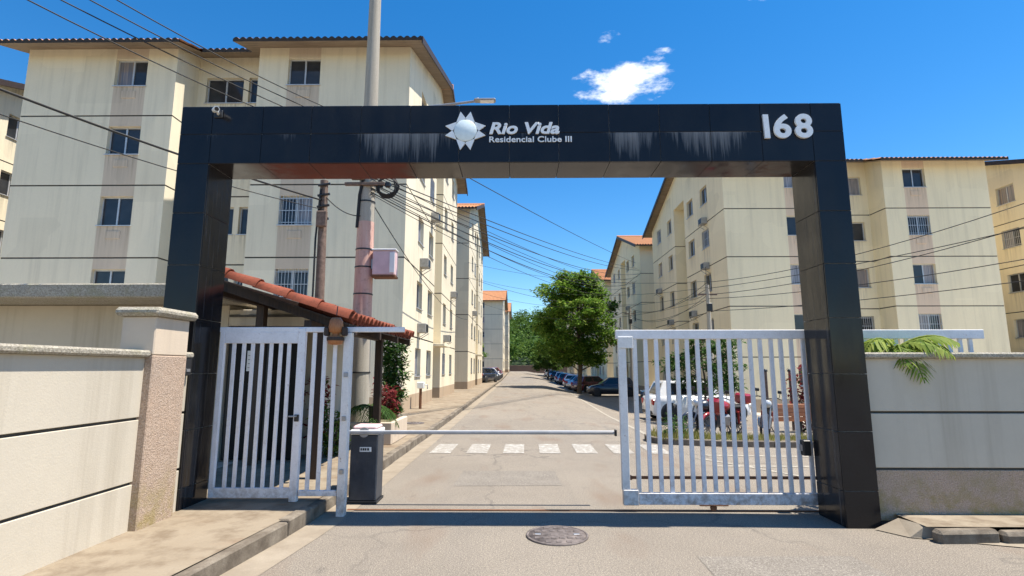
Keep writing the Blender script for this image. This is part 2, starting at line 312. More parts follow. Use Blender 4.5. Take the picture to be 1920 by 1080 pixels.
def mk_leaf(name, a, b, tr=.35, hi=None):
    k = NM(name); ri = k.n('ShaderNodeNewGeometry').outputs['Random Per Island']
    c = k.mix(ri, a, b)
    if hi: c = k.mix(k.ramp(ri, .86, .88), c, hi)
    k.done(c, .6, 0, .12); t = k.n('ShaderNodeBsdfTranslucent'); k.l(c, t.inputs['Color'])
    ms = k.n('ShaderNodeMixShader'); ms.inputs[0].default_value = tr; k.l(k.p.outputs[0], ms.inputs[1]); k.l(t.outputs[0], ms.inputs[2]); k.l(ms.outputs[0], k.o.inputs['Surface']); return k.m
M['leaf_tree'] = mk_leaf('broad_tree_leaves', (.065, .14, .018), (.19, .32, .045), .45, (.34, .44, .09)); M['leaf_dark'] = mk_leaf('dark_shrub_leaves', (.028, .07, .016), (.075, .15, .034), .35)
M['leaf_light'] = mk_leaf('light_green_leaves', (.06, .12, .025), (.15, .24, .05), .4); M['leaf_red'] = mk_leaf('red_leaves', (.13, .018, .022), (.27, .05, .05), .35, (.07, .10, .03))
M['leaf_palm'] = mk_leaf('yellowing_palm_leaves', (.13, .22, .035), (.36, .42, .09), .4); M['leaf_forest'] = mk_leaf('forest_leaves', (.035, .085, .016), (.11, .18, .034), .35)
M['grass'] = mk_leaf('dry_grass_blades', (.14, .16, .035), (.34, .30, .10), .3); M['bark'] = plain('tree_bark', (.13, .095, .065), .9, 0, .35, 9, .2, .6, 40); M['hill'] = plain('forest_floor', (.03, .055, .018), .95, 0, .4, .2)

# ------------------------------------------------------------------ ground
def ss(t): t = max(0., min(1., t)); return t * t * (3 - 2 * t)
def gz(x, y): return -.6 * ss((x - 1.5) / 4.5) * ss((y - 9) / 14) + .8 * ss((y - 60) / 90)
def sheet(mb, xs, ys, dz=0., m=0):
    V = []; F = []; nx = len(xs)
    for y in ys:
        for x in xs: V.append((x, y, gz(x, y) + dz))
    for j in range(len(ys) - 1):
        for i in range(nx - 1): F.append((j * nx + i, j * nx + i + 1, (j + 1) * nx + i + 1, (j + 1) * nx + i))
    mb.idx(V, F, m, True)
def frange(a, b, n): return [a + (b - a) * i / n for i in range(n + 1)]
YS = frange(-40, 8, 12) + frange(9, 30, 42)[0:] + frange(31, 160, 60) + [200, 400, 1500]
g = MB(); sheet(g, [-1500, -300, -60, -30, -12, -4] + frange(-2.4, 8, 26) + [9, 10, 12, 16, 30, 60, 300, 1500], [-1500, -200] + YS, -.02)
tag(g.build('ground', M['dirt']), 'bare brown earth and grass under the estate', 'ground', kind='structure')
g = MB(); sheet(g, frange(-2.2, 11.3, 36), [y for y in YS if 5 <= y <= 160], 0.)
g.face([(-60, -40, .0), (60, -40, .0), (60, 5.0, .0), (-60, 5.0, .0)])
g.face([(-2.9, 5.0, .0), (11.3, 5.0, .0), (11.3, 9.0, .0), (-2.2, 9.0, .0), (-2.2, 6.0, .0)])
road = g.build('road', M['asphalt']); tag(road, 'sun-bleached asphalt driveway running between the apartment blocks', 'road', kind='structure')
# the YS rows start at 5..8 flat: keep only one layer near the gate
bm = bmesh.new(); bm.from_mesh(road.data)
kill = [f for f in bm.faces if len(f.verts) == 4 and f.calc_center_median().y < 9.0 and f.calc_center_median().y > 5.0 and f.calc_area() < 4]
bmesh.ops.delete(bm, geom=kill, context='FACES'); bm.to_mesh(road.data); bm.free()

# left pavement: an extruded slab whose road edge flares towards the street
EDGE = [(-2.12, 135.0), (-2.12, 60.), (-2.12, 30.), (-2.10, 13.65), (-2.14, 9.4), (-2.16, 6.6), (-2.17, 5.88), (-2.21, 5.38), (-2.38, 3.98), (-2.75, 2.6), (-3.6, 1.6), (-6, 1.2), (-40, 1.2)]
g = MB()
pts = [(x - .085 if i < 10 else x, y - (.0 if i < 10 else -.12)) for i, (x, y) in enumerate(EDGE)]
for i in range(len(pts) - 1):
    a, b = pts[i], pts[i + 1]
    if i < 10:
        seg = max(1, int(abs(a[1] - b[1]) / 8))
        for q in range(seg):
            y0, y1 = a[1] + (b[1] - a[1]) * q / seg, a[1] + (b[1] - a[1]) * (q + 1) / seg; x0, x1 = a[0] + (b[0] - a[0]) * q / seg, a[0] + (b[0] - a[0]) * (q + 1) / seg
            g.face([(-40, y1, .146 + gz(-3, y1)), (x1, y1, .146 + gz(-3, y1)), (x0, y0, .146 + gz(-3, y0)), (-40, y0, .146 + gz(-3, y0))])
    else: g.face([(a[0], a[1], .146), (b[0], b[1], .146), (-40, a[1], .146)]) if a[0] != -40 and b[0] != -40 else None
pave = g.build('pavement', M['paving']); tag(pave, 'tan concrete pavement along the driveway by the pedestrian gate', 'pavement', kind='structure')
g = MB()
for (x0, x1, y0, y1) in ((-40, -4.4, 10.95, 19.6), (-18.6, -4.4, 6.3, 8.55)): g.face([(x0, y0, .150), (x1, y0, .150), (x1, y1, .150), (x0, y1, .150)])  # unseen pale sheets added to throw sunlight up onto the cream fronts
tag(g.build('bounce_path', M['light_concrete']), 'pale concrete sheet added to bounce light onto the cream blocks', 'courtyard', kind='structure')
# kerb stones
kb = MB().cbox(-.06, .06, -.492, .492, -.12, .15, .014).mesh('kerb_stone', M['kerb']); kerb_parts = []
def kerb_line(poly, step=1.0, parent=None, z=0., me=kb):
    acc = []
    for (x0, y0), (x1, y1) in zip(poly[:-1], poly[1:]):
        ln = math.hypot(x1 - x0, y1 - y0); n = max(1, round(ln / step)); a = math.atan2(-(x1 - x0), y1 - y0)
        for q in range(n):
            t = (q + .5) / n; x, y = x0 + (x1 - x0) * t, y0 + (y1 - y0) * t
            o = link('kerb_stone', me, parent, (x + rng.uniform(-.012, .012), y, z + gz(-3 if x < 0 else x, y) + rng.uniform(-.015, .006)), (rng.uniform(-.008, .008), rng.uniform(-.03, .03), a + rng.uniform(-.012, .012))); o.scale.y = ln / n * 1.0
kerb_line([(x - .06, y) for x, y in EDGE[:11]][::-1][0:11], 1.0, pave)
# pale gutter strip beside the kerb
g = MB(); gut = [(x, y) for x, y in EDGE[1:11]]
for (a, b) in zip(gut[:-1], gut[1:]):
    n = max(1, int(abs(a[1] - b[1]) / 4))
    for q in range(n):
        p = [(a[0] + (b[0] - a[0]) * t, a[1] + (b[1] - a[1]) * t) for t in (q / n, (q + 1) / n)]
        g.face([(p[1][0], p[1][1], gz(-2, p[1][1]) + .004), (p[1][0] + .30, p[1][1] - .03, gz(-2, p[1][1]) + .004), (p[0][0] + .30, p[0][1] - .03, gz(-2, p[0][1]) + .004), (p[0][0], p[0][1], gz(-2, p[0][1]) + .004)])
tag(g.build('gutter_path', M['gutter']), 'pale concrete gutter strip along the kerb of the driveway', 'gutter', kind='structure')
# right pavement outside the portal, with broken kerb
g = MB(); g.face([(3.86, 5.36, .116), (40, 5.36, .116), (40, 6.0, .116), (3.86, 6.0, .116)])
pv2 = g.build('pavement', M['paving']); tag(pv2, 'narrow concrete pavement with broken kerb beside the street wall', 'pavement', kind='structure')
kb2 = MB().cbox(-.06, .06, -.29, .29, -.12, .12, .03).mesh('kerb_stone', M['kerb'])
for i in range(14):
    o = link('kerb_stone', kb2, pv2, (4.16 + i * .6, 5.30 + rng.uniform(-.02, .02), rng.uniform(-.02, .005)), (rng.uniform(-.03, .03), rng.uniform(-.05, .05), R(90) + rng.uniform(-.05, .05)))
g = MB(); g.face([(3.55, 5.66, .008), (3.72, 5.40, .008), (4.6, 5.10, .008), (4.9, 5.22, .008), (3.88, 5.40, .115), (3.80, 5.66, .115)])
tag(g.build('ramp_path', M['gutter']), 'small pale concrete ramp at the foot of the numbered column', 'ramp', kind='structure')
g = MB(); sheet(g, [11.3, 14, 18, 24, 32, 48], [y for y in YS if 9 <= y <= 130], -.002)
tag(g.build('forecourt_path', M['light_concrete']), 'concrete forecourt around the yellow blocks', 'forecourt', kind='structure')
g = MB(); g.face([(11.3, 6.0, -.002), (48, 6.0, -.002), (48, 9.0, -.002), (11.3, 9.0, -.002)]); tag(g.build('forecourt_path', M['light_concrete']), 'concrete strip inside the street wall', 'forecourt', kind='structure')
# painted markings
def stripe(name, quad, mat, label, cat, group=None, dz=.006):
    m = MB(); (a, b, c, d) = quad; n = 8
    for i in range(n):
        t0, t1 = i / n, (i + 1) / n; q = []
        for (p, r, t) in ((a, d, t0), (b, c, t0), (b, c, t1), (a, d, t1)): x, y = p[0] + (r[0] - p[0]) * t, p[1] + (r[1] - p[1]) * t; q.append((x, y, gz(x, y) + dz))
        m.face(q)
    return tag(m.build(name, mat), label, cat, group, 'structure')
ZX = [-1.70, -1.0, -.3, .40, 1.10, 1.80, 2.50]
for i, x in enumerate(ZX):
    stripe('crossing_marking_line', ((x, 10.42), (x + .40, 10.42), (x + .42, 11.66), (x + .02, 11.66)), M['line_white'], 'white zebra crossing bar, number %s counted from the boom cabinet' % ['one', 'two', 'three', 'four', 'five', 'six', 'seven'][i], 'road marking', 'zebra crossing bars')
for i in range(9):
    y0, y1 = 12 + i * 8.2, 12 + (i + 1) * 8.2 - .02; f = lambda y: 3.08 + (y - 12) * .034 if y < 40 else 4.03 + (y - 40) * .012
    stripe('edge_marking_line', ((f(y0), y0), (f(y0) + .13, y0), (f(y1) + .13, y1), (f(y1), y1)), M['line_pale'], 'faded yellow edge line between driveway and parking bays', 'road marking', 'segments of the yellow edge line')
for i, (a, b, c, d) in enumerate((((3.35, 10.35), (3.5, 10.2), (7.5, 10.0), (7.5, 10.15)), ((4.3, 8.1), (4.45, 8.0), (3.3, 9.9), (3.15, 9.95)), ((3.2, 9.2), (3.25, 9.08), (8.5, 9.0), (8.5, 9.12)))):
    stripe('bay_marking_line', (a, b, c, d), M['line_pale'], ['long worn line across the bays near the grass island', 'slanting worn line on the asphalt behind the sliding gate', 'worn cross line on asphalt nearest the sliding gate'][i], 'road marking')
for i in range(5):
    y = 27 + i * 7.0; stripe('bay_marking_line', ((4.2, y), (4.2, y + .1), (9.2, y + .1), (9.2, y)), M['line_pale'], 'worn parking bay divider running from the edge line to the flats', 'road marking', 'parking bay dividers')
for i, (px0, py0, px1, py1, lb) in enumerate(((-.9, 7.6, .6, 8.7, 'darker square asphalt repair patch behind the boom barrier'), (1.2, 13.2, 2.5, 15.6, 'long asphalt repair patch past the crossing'), (1.5, 3.6, 2.9, 4.9, 'stained asphalt repair patch in the foreground'))):
    stripe('repair_patch_path', ((px0, py0), (px1, py0 + .05), (px1 - .04, py1), (px0 + .03, py1 - .03)), M['patch'], lb, 'road patch', dz=.003)
# manhole covers
def manhole(loc, r, label, mat=None):
    t = empty('manhole_cover', loc); m = MB(); m.lathe([(r, .0), (r, .012), (r * .93, .014), (r * .93, .006), (.0001, .006)], 36); m.build('rim', M['manhole'], t)
    m = MB(); m.lathe([(r * .92, .004), (r * .92, .011), (.0001, .012)], 36); pl = m.build('plate', M['manhole'], t)
    m = MB()
    for k in range(5):
        yy = -r * .7 + k * r * .35; hw = math.sqrt(max(0, (r * .85) ** 2 - yy * yy)); n = max(2, int(hw * 2 / .075))
        for q in range(n): x = -hw + (q + .5) * 2 * hw / n; m.cbox(x - .026, x + .026, yy - .026, yy + .026, .011, .017, .003)
    m.build('stud', M['manhole'], pl)['kind'] = 'stuff'
    for s in (-1, 1): MB().cbox(s * r * .62 - .03, s * r * .62 + .03, -.018, .018, .012, .019, .003).build('lifting_slot', M['steel'], t)
    return tag(t, label, 'manhole')
M['manhole'] = plain('manhole_iron', (.16, .135, .125), .7, .35, .4, 14, .4, .5, 80)
manhole((.37, 5.43, .002), .30, 'round iron manhole cover on the driveway in front of the gate'); manhole((-2.78, 14.5, .148), .27, 'round manhole cover on the pavement by the flats')

# ------------------------------------------------------------------ entrance portal
PX0, PX1, PY0, PY1, PT, PB = -3.86, 3.66, 5.70, 6.22, 4.57, 3.885   # outer faces
CI0, CI1 = -3.50, 3.31                                               # inner faces of the columns
portal = empty('entrance_portal', (0, 5.96, 0)); tag(portal, 'black polished granite entrance portal with two columns and a beam', 'portal')
def pp(mb, name, mat): 
    o = mb.build(name, mat, portal); o.location = (0, -5.96, 0); return o
e = .016
pp(MB().box(PX0 + e, PX1 - e, PY0 + e, PY1 - e, PB + e, PT - .004), 'beam_core', M['grout'])
pp(MB().box(PX0 + e, CI0 - e, PY0 + e, PY1 - e, 0, PB + e - .001), 'column_core', M['grout']); pp(MB().box(CI1 + e, PX1 - e, PY0 + e, PY1 - e, -.1, PB + e - .001), 'column_core', M['grout'])
_slab = {}
def slab(x0, x1, y0, y1, z0, z1):
    j = .0028
    dims = [x1 - x0, y1 - y0, z1 - z0]; t = dims.index(min(dims)); g = [0 if i == t else j for i in range(3)]
    h = [(d / 2 - q) for d, q in zip(dims, g)]; key = tuple(round(q, 4) for q in h)
    if key not in _slab: _slab[key] = MB().cbox(-h[0], h[0], -h[1], h[1], -h[2], h[2], .0018).mesh('granite_slab', M['granite'])
    sh = rng.uniform(0, .0015); c = [(x0 + x1) / 2, (y0 + y1) / 2 - 5.96, (z0 + z1) / 2]; c[t] += sh if c[t] < (0, 0, 4)[t] else -sh
    return link('granite_slab', _slab[key], portal, c)
XJ = [PX0, -3.50, -2.92, -2.36, -1.79, -1.23, -.67, -.10, .46, 1.03, 1.60, 2.17, 2.74, CI1, PX1]; ZM = 4.236
for a, b in zip(XJ[:-1], XJ[1:]):
    slab(a, b, PY0, PY0 + e, PB, ZM); slab(a, b, PY0, PY0 + e, ZM, PT); slab(a, b, PY1 - e, PY1, PB, ZM); slab(a, b, PY1 - e, PY1, ZM, PT)
    if a >= CI0 and b <= CI1 + .001: slab(a, b, PY0 + e, PY1 - e, PB, PB + e)
    slab(a, b, PY0 + e, PY1 - e, PT - .004, PT + e - .004)
ZJ = [0.0, .36, .95, 1.54, 2.13, 2.72, 3.31, PB]
for a, b in zip(ZJ[:-1], ZJ[1:]):
    for (x0, x1) in ((PX0, CI0), (CI1, PX1)): slab(x0, x1, PY0, PY0 + e, a, b); slab(x0, x1, PY1 - e, PY1, a, b)
    slab(CI0 - e, CI0, PY0 + e, PY1 - e, a, b); slab(CI1, CI1 + e, PY0 + e, PY1 - e, a, b); slab(PX1 - e, PX1, PY0 + e, PY1 - e, a, b); slab(PX0, PX0 + e, PY0 + e, PY1 - e, a, b)
for a, b in ((PB, ZM), (ZM, PT)): slab(PX0, PX0 + e, PY0 + e, PY1 - e, a, b); slab(PX1 - e, PX1, PY0 + e, PY1 - e, a, b)

# lettering
def text_mesh(name, body, x0, x1, z0, z1, mat, shear=0., bold=0., depth=.018):
    c = bpy.data.curves.new(name, 'FONT'); c.body = body; c.size = 1; c.shear = shear; c.offset = bold; c.extrude = .5; c.resolution_u = 5
    o = bpy.data.objects.new(name, c); COL.objects.link(o); dg = bpy.context.evaluated_depsgraph_get(); dg.update()
    me = bpy.data.meshes.new_from_object(o.evaluated_get(dg)); bpy.data.objects.remove(o); bpy.data.curves.remove(c)
    xs = [v.co.x for v in me.vertices]; ys = [v.co.y for v in me.vertices]; a, b, p, q = min(xs), max(xs), min(ys), max(ys)
    for v in me.vertices: x, y, z = v.co; v.co = (x0 + (x - a) / (b - a) * (x1 - x0), -depth * (z + .5), z0 + (y - p) / (q - p) * (z1 - z0))
    me.materials.clear(); me.materials.append(mat); me.name = name; return me
sign = empty('entrance_sign', (0, PY0 - .004, 3.95)); tag(sign, 'white sun emblem with raised estate name on the portal beam', 'sign')
def sp(name, me, par=sign): o = link(name, me, par); o.location = (0, 0, -3.95) if par is sign else (0, 0, 0); return o
ex, ez, er = -.595, 4.255, .128
em = sp('sun_emblem', MB().lathe([(er, 0), (er, -.022), (er * .96, -.026), (.0001, -.026)], 36, 0, 'Y', (ex, 0, ez)).mesh('sun_emblem', M['emblem']))
for kk in range(8):
    t = R(22.5 + 45 * kk); d = Vector((math.cos(t), 0, math.sin(t))); p = Vector((-d.z, 0, d.x)); c = Vector((ex, 0, ez)); y = Vector((0, -.018, 0))
    a, b, tip = c + d * er * 1.02 + p * .060, c + d * er * 1.02 - p * .060, c + d * .232 + p * .034 * (1 if kk % 2 else -1)
    m = MB(); m.idx([a, b, tip, a + y, b + y, tip + y], [(0, 1, 2), (5, 4, 3), (0, 3, 4, 1), (1, 4, 5, 2), (2, 5, 3, 0)]); o = link('ray', m.mesh('ray', M['letter']), em); o.location = (0, 0, 0)
sp('name_lettering', text_mesh('name_lettering', 'Rio Vida', -.325, .470, 4.212, 4.352, M['letter'], .22, .030)); sp('subtitle_lettering', text_mesh('subtitle_lettering', 'Residencial Clube III', -.325, .605, 4.118, 4.186, M['letter'], 0, .012, .012))
num = empty('house_number', (0, PY0 - .004, 4.1)); tag(num, 'white raised street number 168 on the end of the beam', 'house number')
m = MB(); m.idx([(2.765, 0, 4.145), (2.825, 0, 4.145), (2.815, 0, 4.425), (2.755, 0, 4.425), (2.765, -.025, 4.145), (2.825, -.025, 4.145), (2.815, -.025, 4.425), (2.755, -.025, 4.425)], [(0, 1, 2, 3), (7, 6, 5, 4), (0, 4, 5, 1), (1, 5, 6, 2), (2, 6, 7, 3), (3, 7, 4, 0)])
for me in (m.mesh('digit', M['letter']), text_mesh('digit', '6', 2.872, 3.065, 4.145, 4.428, M['letter'], 0, .028, .025), text_mesh('digit', '8', 3.108, 3.305, 4.145, 4.432, M['letter'], 0, .028, .025)):
    o = link('digit', me, num); o.location = (0, 0, -4.1)
# security camera on the beam
t = empty('security_camera', (-3.43, PY0 - .005, 4.47)); tag(t, 'small white security camera on the corner of the portal beam', 'camera')
MB().cbox(-.05, .05, -.012, .004, -.04, .05, .006).build('bracket', M['black'], t); MB().tube([(0, -.01, 0), (.02, -.06, .01)], .014).build('arm', M['white'], t)
MB().tube([(-.02, -.05, .03), (.05, -.13, .005)], [.03, .033], 12).build('housing', M['white'], t); MB().tube([(.0505, -.1305, .0045), (.057, -.138, .002)], [.024, .022], 12).build('lens', M['dark_glass'], t)

# ------------------------------------------------------------------ gates
def T(parent, name, mb, mat): return mb.build(name, mat, parent)
# sliding vehicle gate
GY = 6.34; sg = empty('sliding_gate', (1.16, GY, 0)); tag(sg, 'white barred sliding gate standing half open behind the numbered column', 'gate'); ox = 1.16
def gx(name, x0, x1, y0, y1, z0, z1, mat=None, b=.004): return MB().cbox(x0 - ox, x1 - ox, y0, y1, z0, z1, b).build(name, mat or M['gate_white'], sg)
gx('top_rail', 1.15, 5.45, -.035, .035, 1.94, 2.045); gx('bottom_rail', 1.36, 5.45, -.03, .03, .075, .20)
gx('stile', 1.175, 1.265, -.03, .03, .23, 1.94, M['gate_rusty']); gx('stile', 1.345, 1.395, -.022, .022, .20, 1.94, M['gate_rusty']); gx('corner_plate', 1.17, 1.345, -.045, -.032, 1.83, 1.965, M['gate_rusty']); gx('corner_plate', 1.185, 1.355, -.04, .04, .07, .235, M['gate_rusty'])
x = 1.50
bme = MB().cbox(-.0235, .0235, -.014, .014, 0, 1.742, .003).mesh('bar', M['gate_white'])
while x < 5.4:
    link('bar', bme, sg, (x - ox + rng.uniform(-.004, .004), 0, .199), (0, rng.uniform(-.005, .005), rng.uniform(-.08, .08))); x += .1225
MB().tube([(1.30 - ox, .055, .355), (5.4 - ox, .055, .355)], .018, 8).build('brace_rod', M['rust'], sg); MB().cbox(1.255 - ox, 1.30 - ox, .03, .07, .33, .38, .004).build('rod_clamp', M['rust'], sg)
for wx in (2.2, 4.6):
    MB().cbox(wx - .16 - ox, wx + .16 - ox, -.033, .033, .062, .076, .003).build('wheel_bracket', M['rust'], sg); MB().lathe([(.03, -.018), (.036, -.012), (.036, .012), (.03, .018)], 16, 0, 'Y', (wx - ox, 0, .04)).build('wheel', M['rust'], sg)
tag(MB().cbox(-1.95, 5.5, GY - .02, GY + .02, .004, .012, .002).build('gate_track', M['rust']), 'thin rusty steel floor track of the sliding gate', 'track')
t = empty('gate_receiver', (3.31, 6.30, .62)); tag(t, 'small black gate lock box on the inner side of the column', 'lock'); MB().cbox(-.09, -.005, -.05, .05, 0, .17, .008).build('housing', M['black'], t); MB().cbox(-.10, -.09, -.03, .03, .05, .12, .004).build('keeper', M['steel'], t)
# pedestrian gate
PYG = 6.10; pg = empty('pedestrian_gate', (-3.42, PYG, .15)); tag(pg, 'white barred pedestrian gate beside the black column', 'gate')
def pgx(name, x0, x1, z0, z1, mat=None, y=.022, b=.004, par=pg): return MB().cbox(x0, x1, -y, y, z0, z1, b).build(name, mat or M['gate_white'], par)
pgx('hinge_stile', .0, .055, .04, 1.88); pgx('lock_stile', .90, .985, .0, 1.90, None, .03); pgx('top_rail', .056, .899, 1.73, 1.86); pgx('bottom_rail', .056, .899, .04, .145)
bme = MB().cbox(-.021, .021, -.010, .010, 0, 1.588, .003).mesh('bar', M['gate_white'])
for i in range(7): link('bar', bme, pg, (.165 + i * .106, 0, .143), (0, rng.uniform(-.004, .004), 0))
pgx('lock', .915, .965, .86, .935, M['black'], .045); MB().tube([(.94, -.045, .92), (.94, -.085, .92), (.87, -.085, .92)], .009).build('handle', M['steel'], pg)
# fixed panel and gate post
fp = empty('fixed_gate_panel', (-2.43, PYG, 0)); tag(fp, 'narrow white barred panel between pedestrian gate and gate post', 'fence panel')
MB().cbox(-1.0, 1.12, -.03, .03, 1.998, 2.055, .004).build('top_rail', M['gate_white'], fp, (0, .01, .01)); MB().cbox(.01, .43, -.02, .02, .21, .27, .004).build('bottom_rail', M['gate_white'], fp); 
bme = MB().cbox(-.022, .022, -.010, .010, 0, 1.735, .003).mesh('bar', M['gate_white'])
for x in (.095, .215, .335): link('bar', bme, fp, (x, 0, .268))
gp = empty('gate_post', (-1.945, PYG, 0)); tag(gp, 'white square steel post that catches the sliding gate', 'post'); MB().cbox(-.045, .045, -.045, .045, 0, 2.00, .005).build('shaft', M['gate_rusty'], gp)
for z in (.45, 1.02, 1.5): MB().cbox(-.022, .022, -.062, -.043, z, z + .05, .004).build('catch_plate', M['steel'], gp)
# boom barrier
bb = empty('boom_barrier', (-1.87, 6.78, 0)); tag(bb, 'dark blue barrier cabinet with a lowered white boom arm', 'barrier')
MB().cbox(-.165, .165, -.15, .15, .03, .80, .012).build('cabinet', M['cabinet'], bb); MB().cbox(-.18, .18, -.17, .17, 0, .03, .004).build('base_plate', M['black'], bb)
MB().cbox(-.172, .172, -.16, .16, .80, .86, .01).build('lid_frame', M['white'], bb); MB().cbox(-.15, .15, -.14, .14, .86, .905, .02).build('lid', M['pink_box'], bb)
lb = MB().cbox(-.05, .09, -.154, -.149, .60, .655, .001).build('label_plate', M['white'], bb)
for i, (a, wd) in enumerate(((-.04, .018), (-.015, .022), (.012, .02), (.040, .024))): MB().box(a, a + wd, -.1555, -.1535, .614, .643).build('mark', M['black'], lb)
arm = MB().cbox(-.20, 3.02, -.215, -.175, .812, .857, .008).build('boom_arm', M['boom'], bb); MB().cbox(3.02, 3.045, -.22, -.17, .795, .87, .004).build('end_cap', M['black'], arm); MB().cbox(-.20, 3.0, -.219, -.214, .826, .838, .001).build('groove', M['steel'], arm)
MB().lathe([(.06, -.175), (.06, -.16)], 20, 0, 'Y', (0, 0, .83)).build('pivot', M['steel'], bb)

# ------------------------------------------------------------------ boundary walls
def boundary(name, label, segs, pil, axis):
    """segs along u; axis 'Y': wall face looks +X at x=-3.52; axis 'X': face looks -Y at y=5.80"""
    t = empty(name, (0, 0, 0)); tag(t, label, 'wall')
    def bx(nm, u0, u1, d0, d1, z0, z1, mat, b=.012):
        if axis == 'Y': m = MB().cbox(-3.52 - d1, -3.52 - d0, u0, u1, z0, z1, b)
        else: m = MB().cbox(u0, u1, 5.80 + d0, 5.80 + d1, z0, z1, b)
        return m.build(nm, mat, t)
    for (a, b) in segs:
        for z0, z1, mt in ((.05, .55, M['pebble'] if axis == 'X' else M['wall_smooth']), (.575, 1.125, M['wall_smooth']), (1.15, 1.70, M['wall_smooth'])): bx('wall_panel', a, b, 0, .18, z0, z1, mt, .004)
        bx('wall_core', a, b, .03, .15, 0, 1.70, M['groove_dark'], .002); bx('wall_cap', a, b, -.06, .24, 1.70, 1.765, M['cap'], .018)
    for (a, b) in pil:
        p = bx('pilaster', a, b, -.075, .26, .05, 1.72, M['pebble'], .01); bx('pilaster_head', a, b, -.0725, .258, 1.722, 2.09, M['panel_L'], .01); bx('pilaster_cap', a - .06, b + .06, -.135, .31, 2.09, 2.175, M['cap'], .03)
    return t
boundary('boundary_wall', 'pink pebbledash boundary wall with capped pilaster before the portal', [(2.65, 5.02), (5.54, 5.695), (-2.0, 2.15)], [(5.02, 5.54), (2.15, 2.65)], 'Y')
boundary('boundary_wall', 'grooved grey street wall beyond the numbered column', [(3.665, 6.4), (6.9, 9.7), (10.2, 14.0)], [(6.4, 6.9), (9.7, 10.2)], 'X')
t = empty('intercom', (-3.519, 5.615, 1.52)); tag(t, 'small dark intercom box on the boundary wall next to the portal', 'intercom'); MB().cbox(0, .05, -.06, .06, 0, .19, .01).build('housing', M['black'], t); MB().cbox(.05, .056, -.03, .03, .04, .07, .002).build('button', M['steel'], t)

# ------------------------------------------------------------------ apartment blocks
BW, BD, BH, NS, SH = 14.0, 15.0, 13.15, 5, 2.6; RY, RZ = .335, 12.95
OPEN_BY = 1.17
def facade(mb, o, d, n, width, z0, z1, openings, panelcols=(), plinth=None, sgn=1):
    def P(s, z, dep=0.): return (o[0] + d[0] * s - n[0] * dep, o[1] + d[1] * s - n[1] * dep, z)
    gl = [SH * k + .15 for k in range(1, NS)]
    xs = sorted({0., width} | {q for a in openings for q in a[:2]} | {q for a in panelcols for q in a})
    zs = sorted({z0, z1} | {q for a in openings for q in a[2:]} | {q for g_ in gl for q in (g_ - .025, g_ + .025)} | ({plinth} if plinth else set()))
    for i in range(len(xs) - 1):
        for j in range(len(zs) - 1):
            a, b, p, q = xs[i], xs[i + 1], zs[j], zs[j + 1]
            if b - a < 1e-6 or q - p < 1e-6: continue
            mx, mz = (a + b) / 2, (p + q) / 2
            if any(u[0] < mx < u[1] and u[2] < mz < u[3] for u in openings): continue
            gr = any(abs(mz - g_) < .024 for g_ in gl)
            mi = 2 if gr else (3 if plinth and mz < plinth else (1 if any(u[0] < mx < u[1] for u in panelcols) else 0)); dep = .03 if gr else 0
            mb.face([P(a, p, dep), P(b, p, dep), P(b, q, dep), P(a, q, dep)], mi)
            if gr: mb.face([P(a, p, 0), P(b, p, 0), P(b, p, .03), P(a, p, .03)], 2); mb.face([P(a, q, .03), P(b, q, .03), P(b, q, 0), P(a, q, 0)], 2)
    for (a, b, p, q) in openings:
        D = .22
        for A, B in (((a, p), (b, p)), ((b, p), (b, q)), ((b, q), (a, q)), ((a, q), (a, p))): mb.face([P(*A), P(*B), P(*B, D), P(*A, D)], 0)
_win = {}
def window_meshes(wd, ht, two=True):
    k = (round(wd, 3), round(ht, 3))
    if k in _win: return _win[k]
    f = MB(); t = .045
    f.box(-wd / 2, wd / 2, -.02, .03, 0, t); f.box(-wd / 2, wd / 2, -.02, .03, ht - t, ht); f.box(-wd / 2, -wd / 2 + t, -.02, .03, t, ht - t); f.box(wd / 2 - t, wd / 2, -.02, .03, t, ht - t); f.box(-.028, .028, -.022, .028, t, ht - t)
    f.box(-wd / 2 - .03, wd / 2 + .03, -.20, -.02, -.03, .0)
    h = (wd / 2 - t - .028) / 2
    p = MB().box(-h, h, .0, .008, 0, ht - 2 * t - .002)
    _win[k] = (f.mesh('window', M['alu']), p.mesh('pane', M['pane']), h, t); return _win[k]
FRONT_Z = [(SH * k + .15 + 1.15, SH * k + .15 + 2.2) for k in range(NS)]
def corrug(x): return .085 * abs(math.sin(math.pi * x / .24))
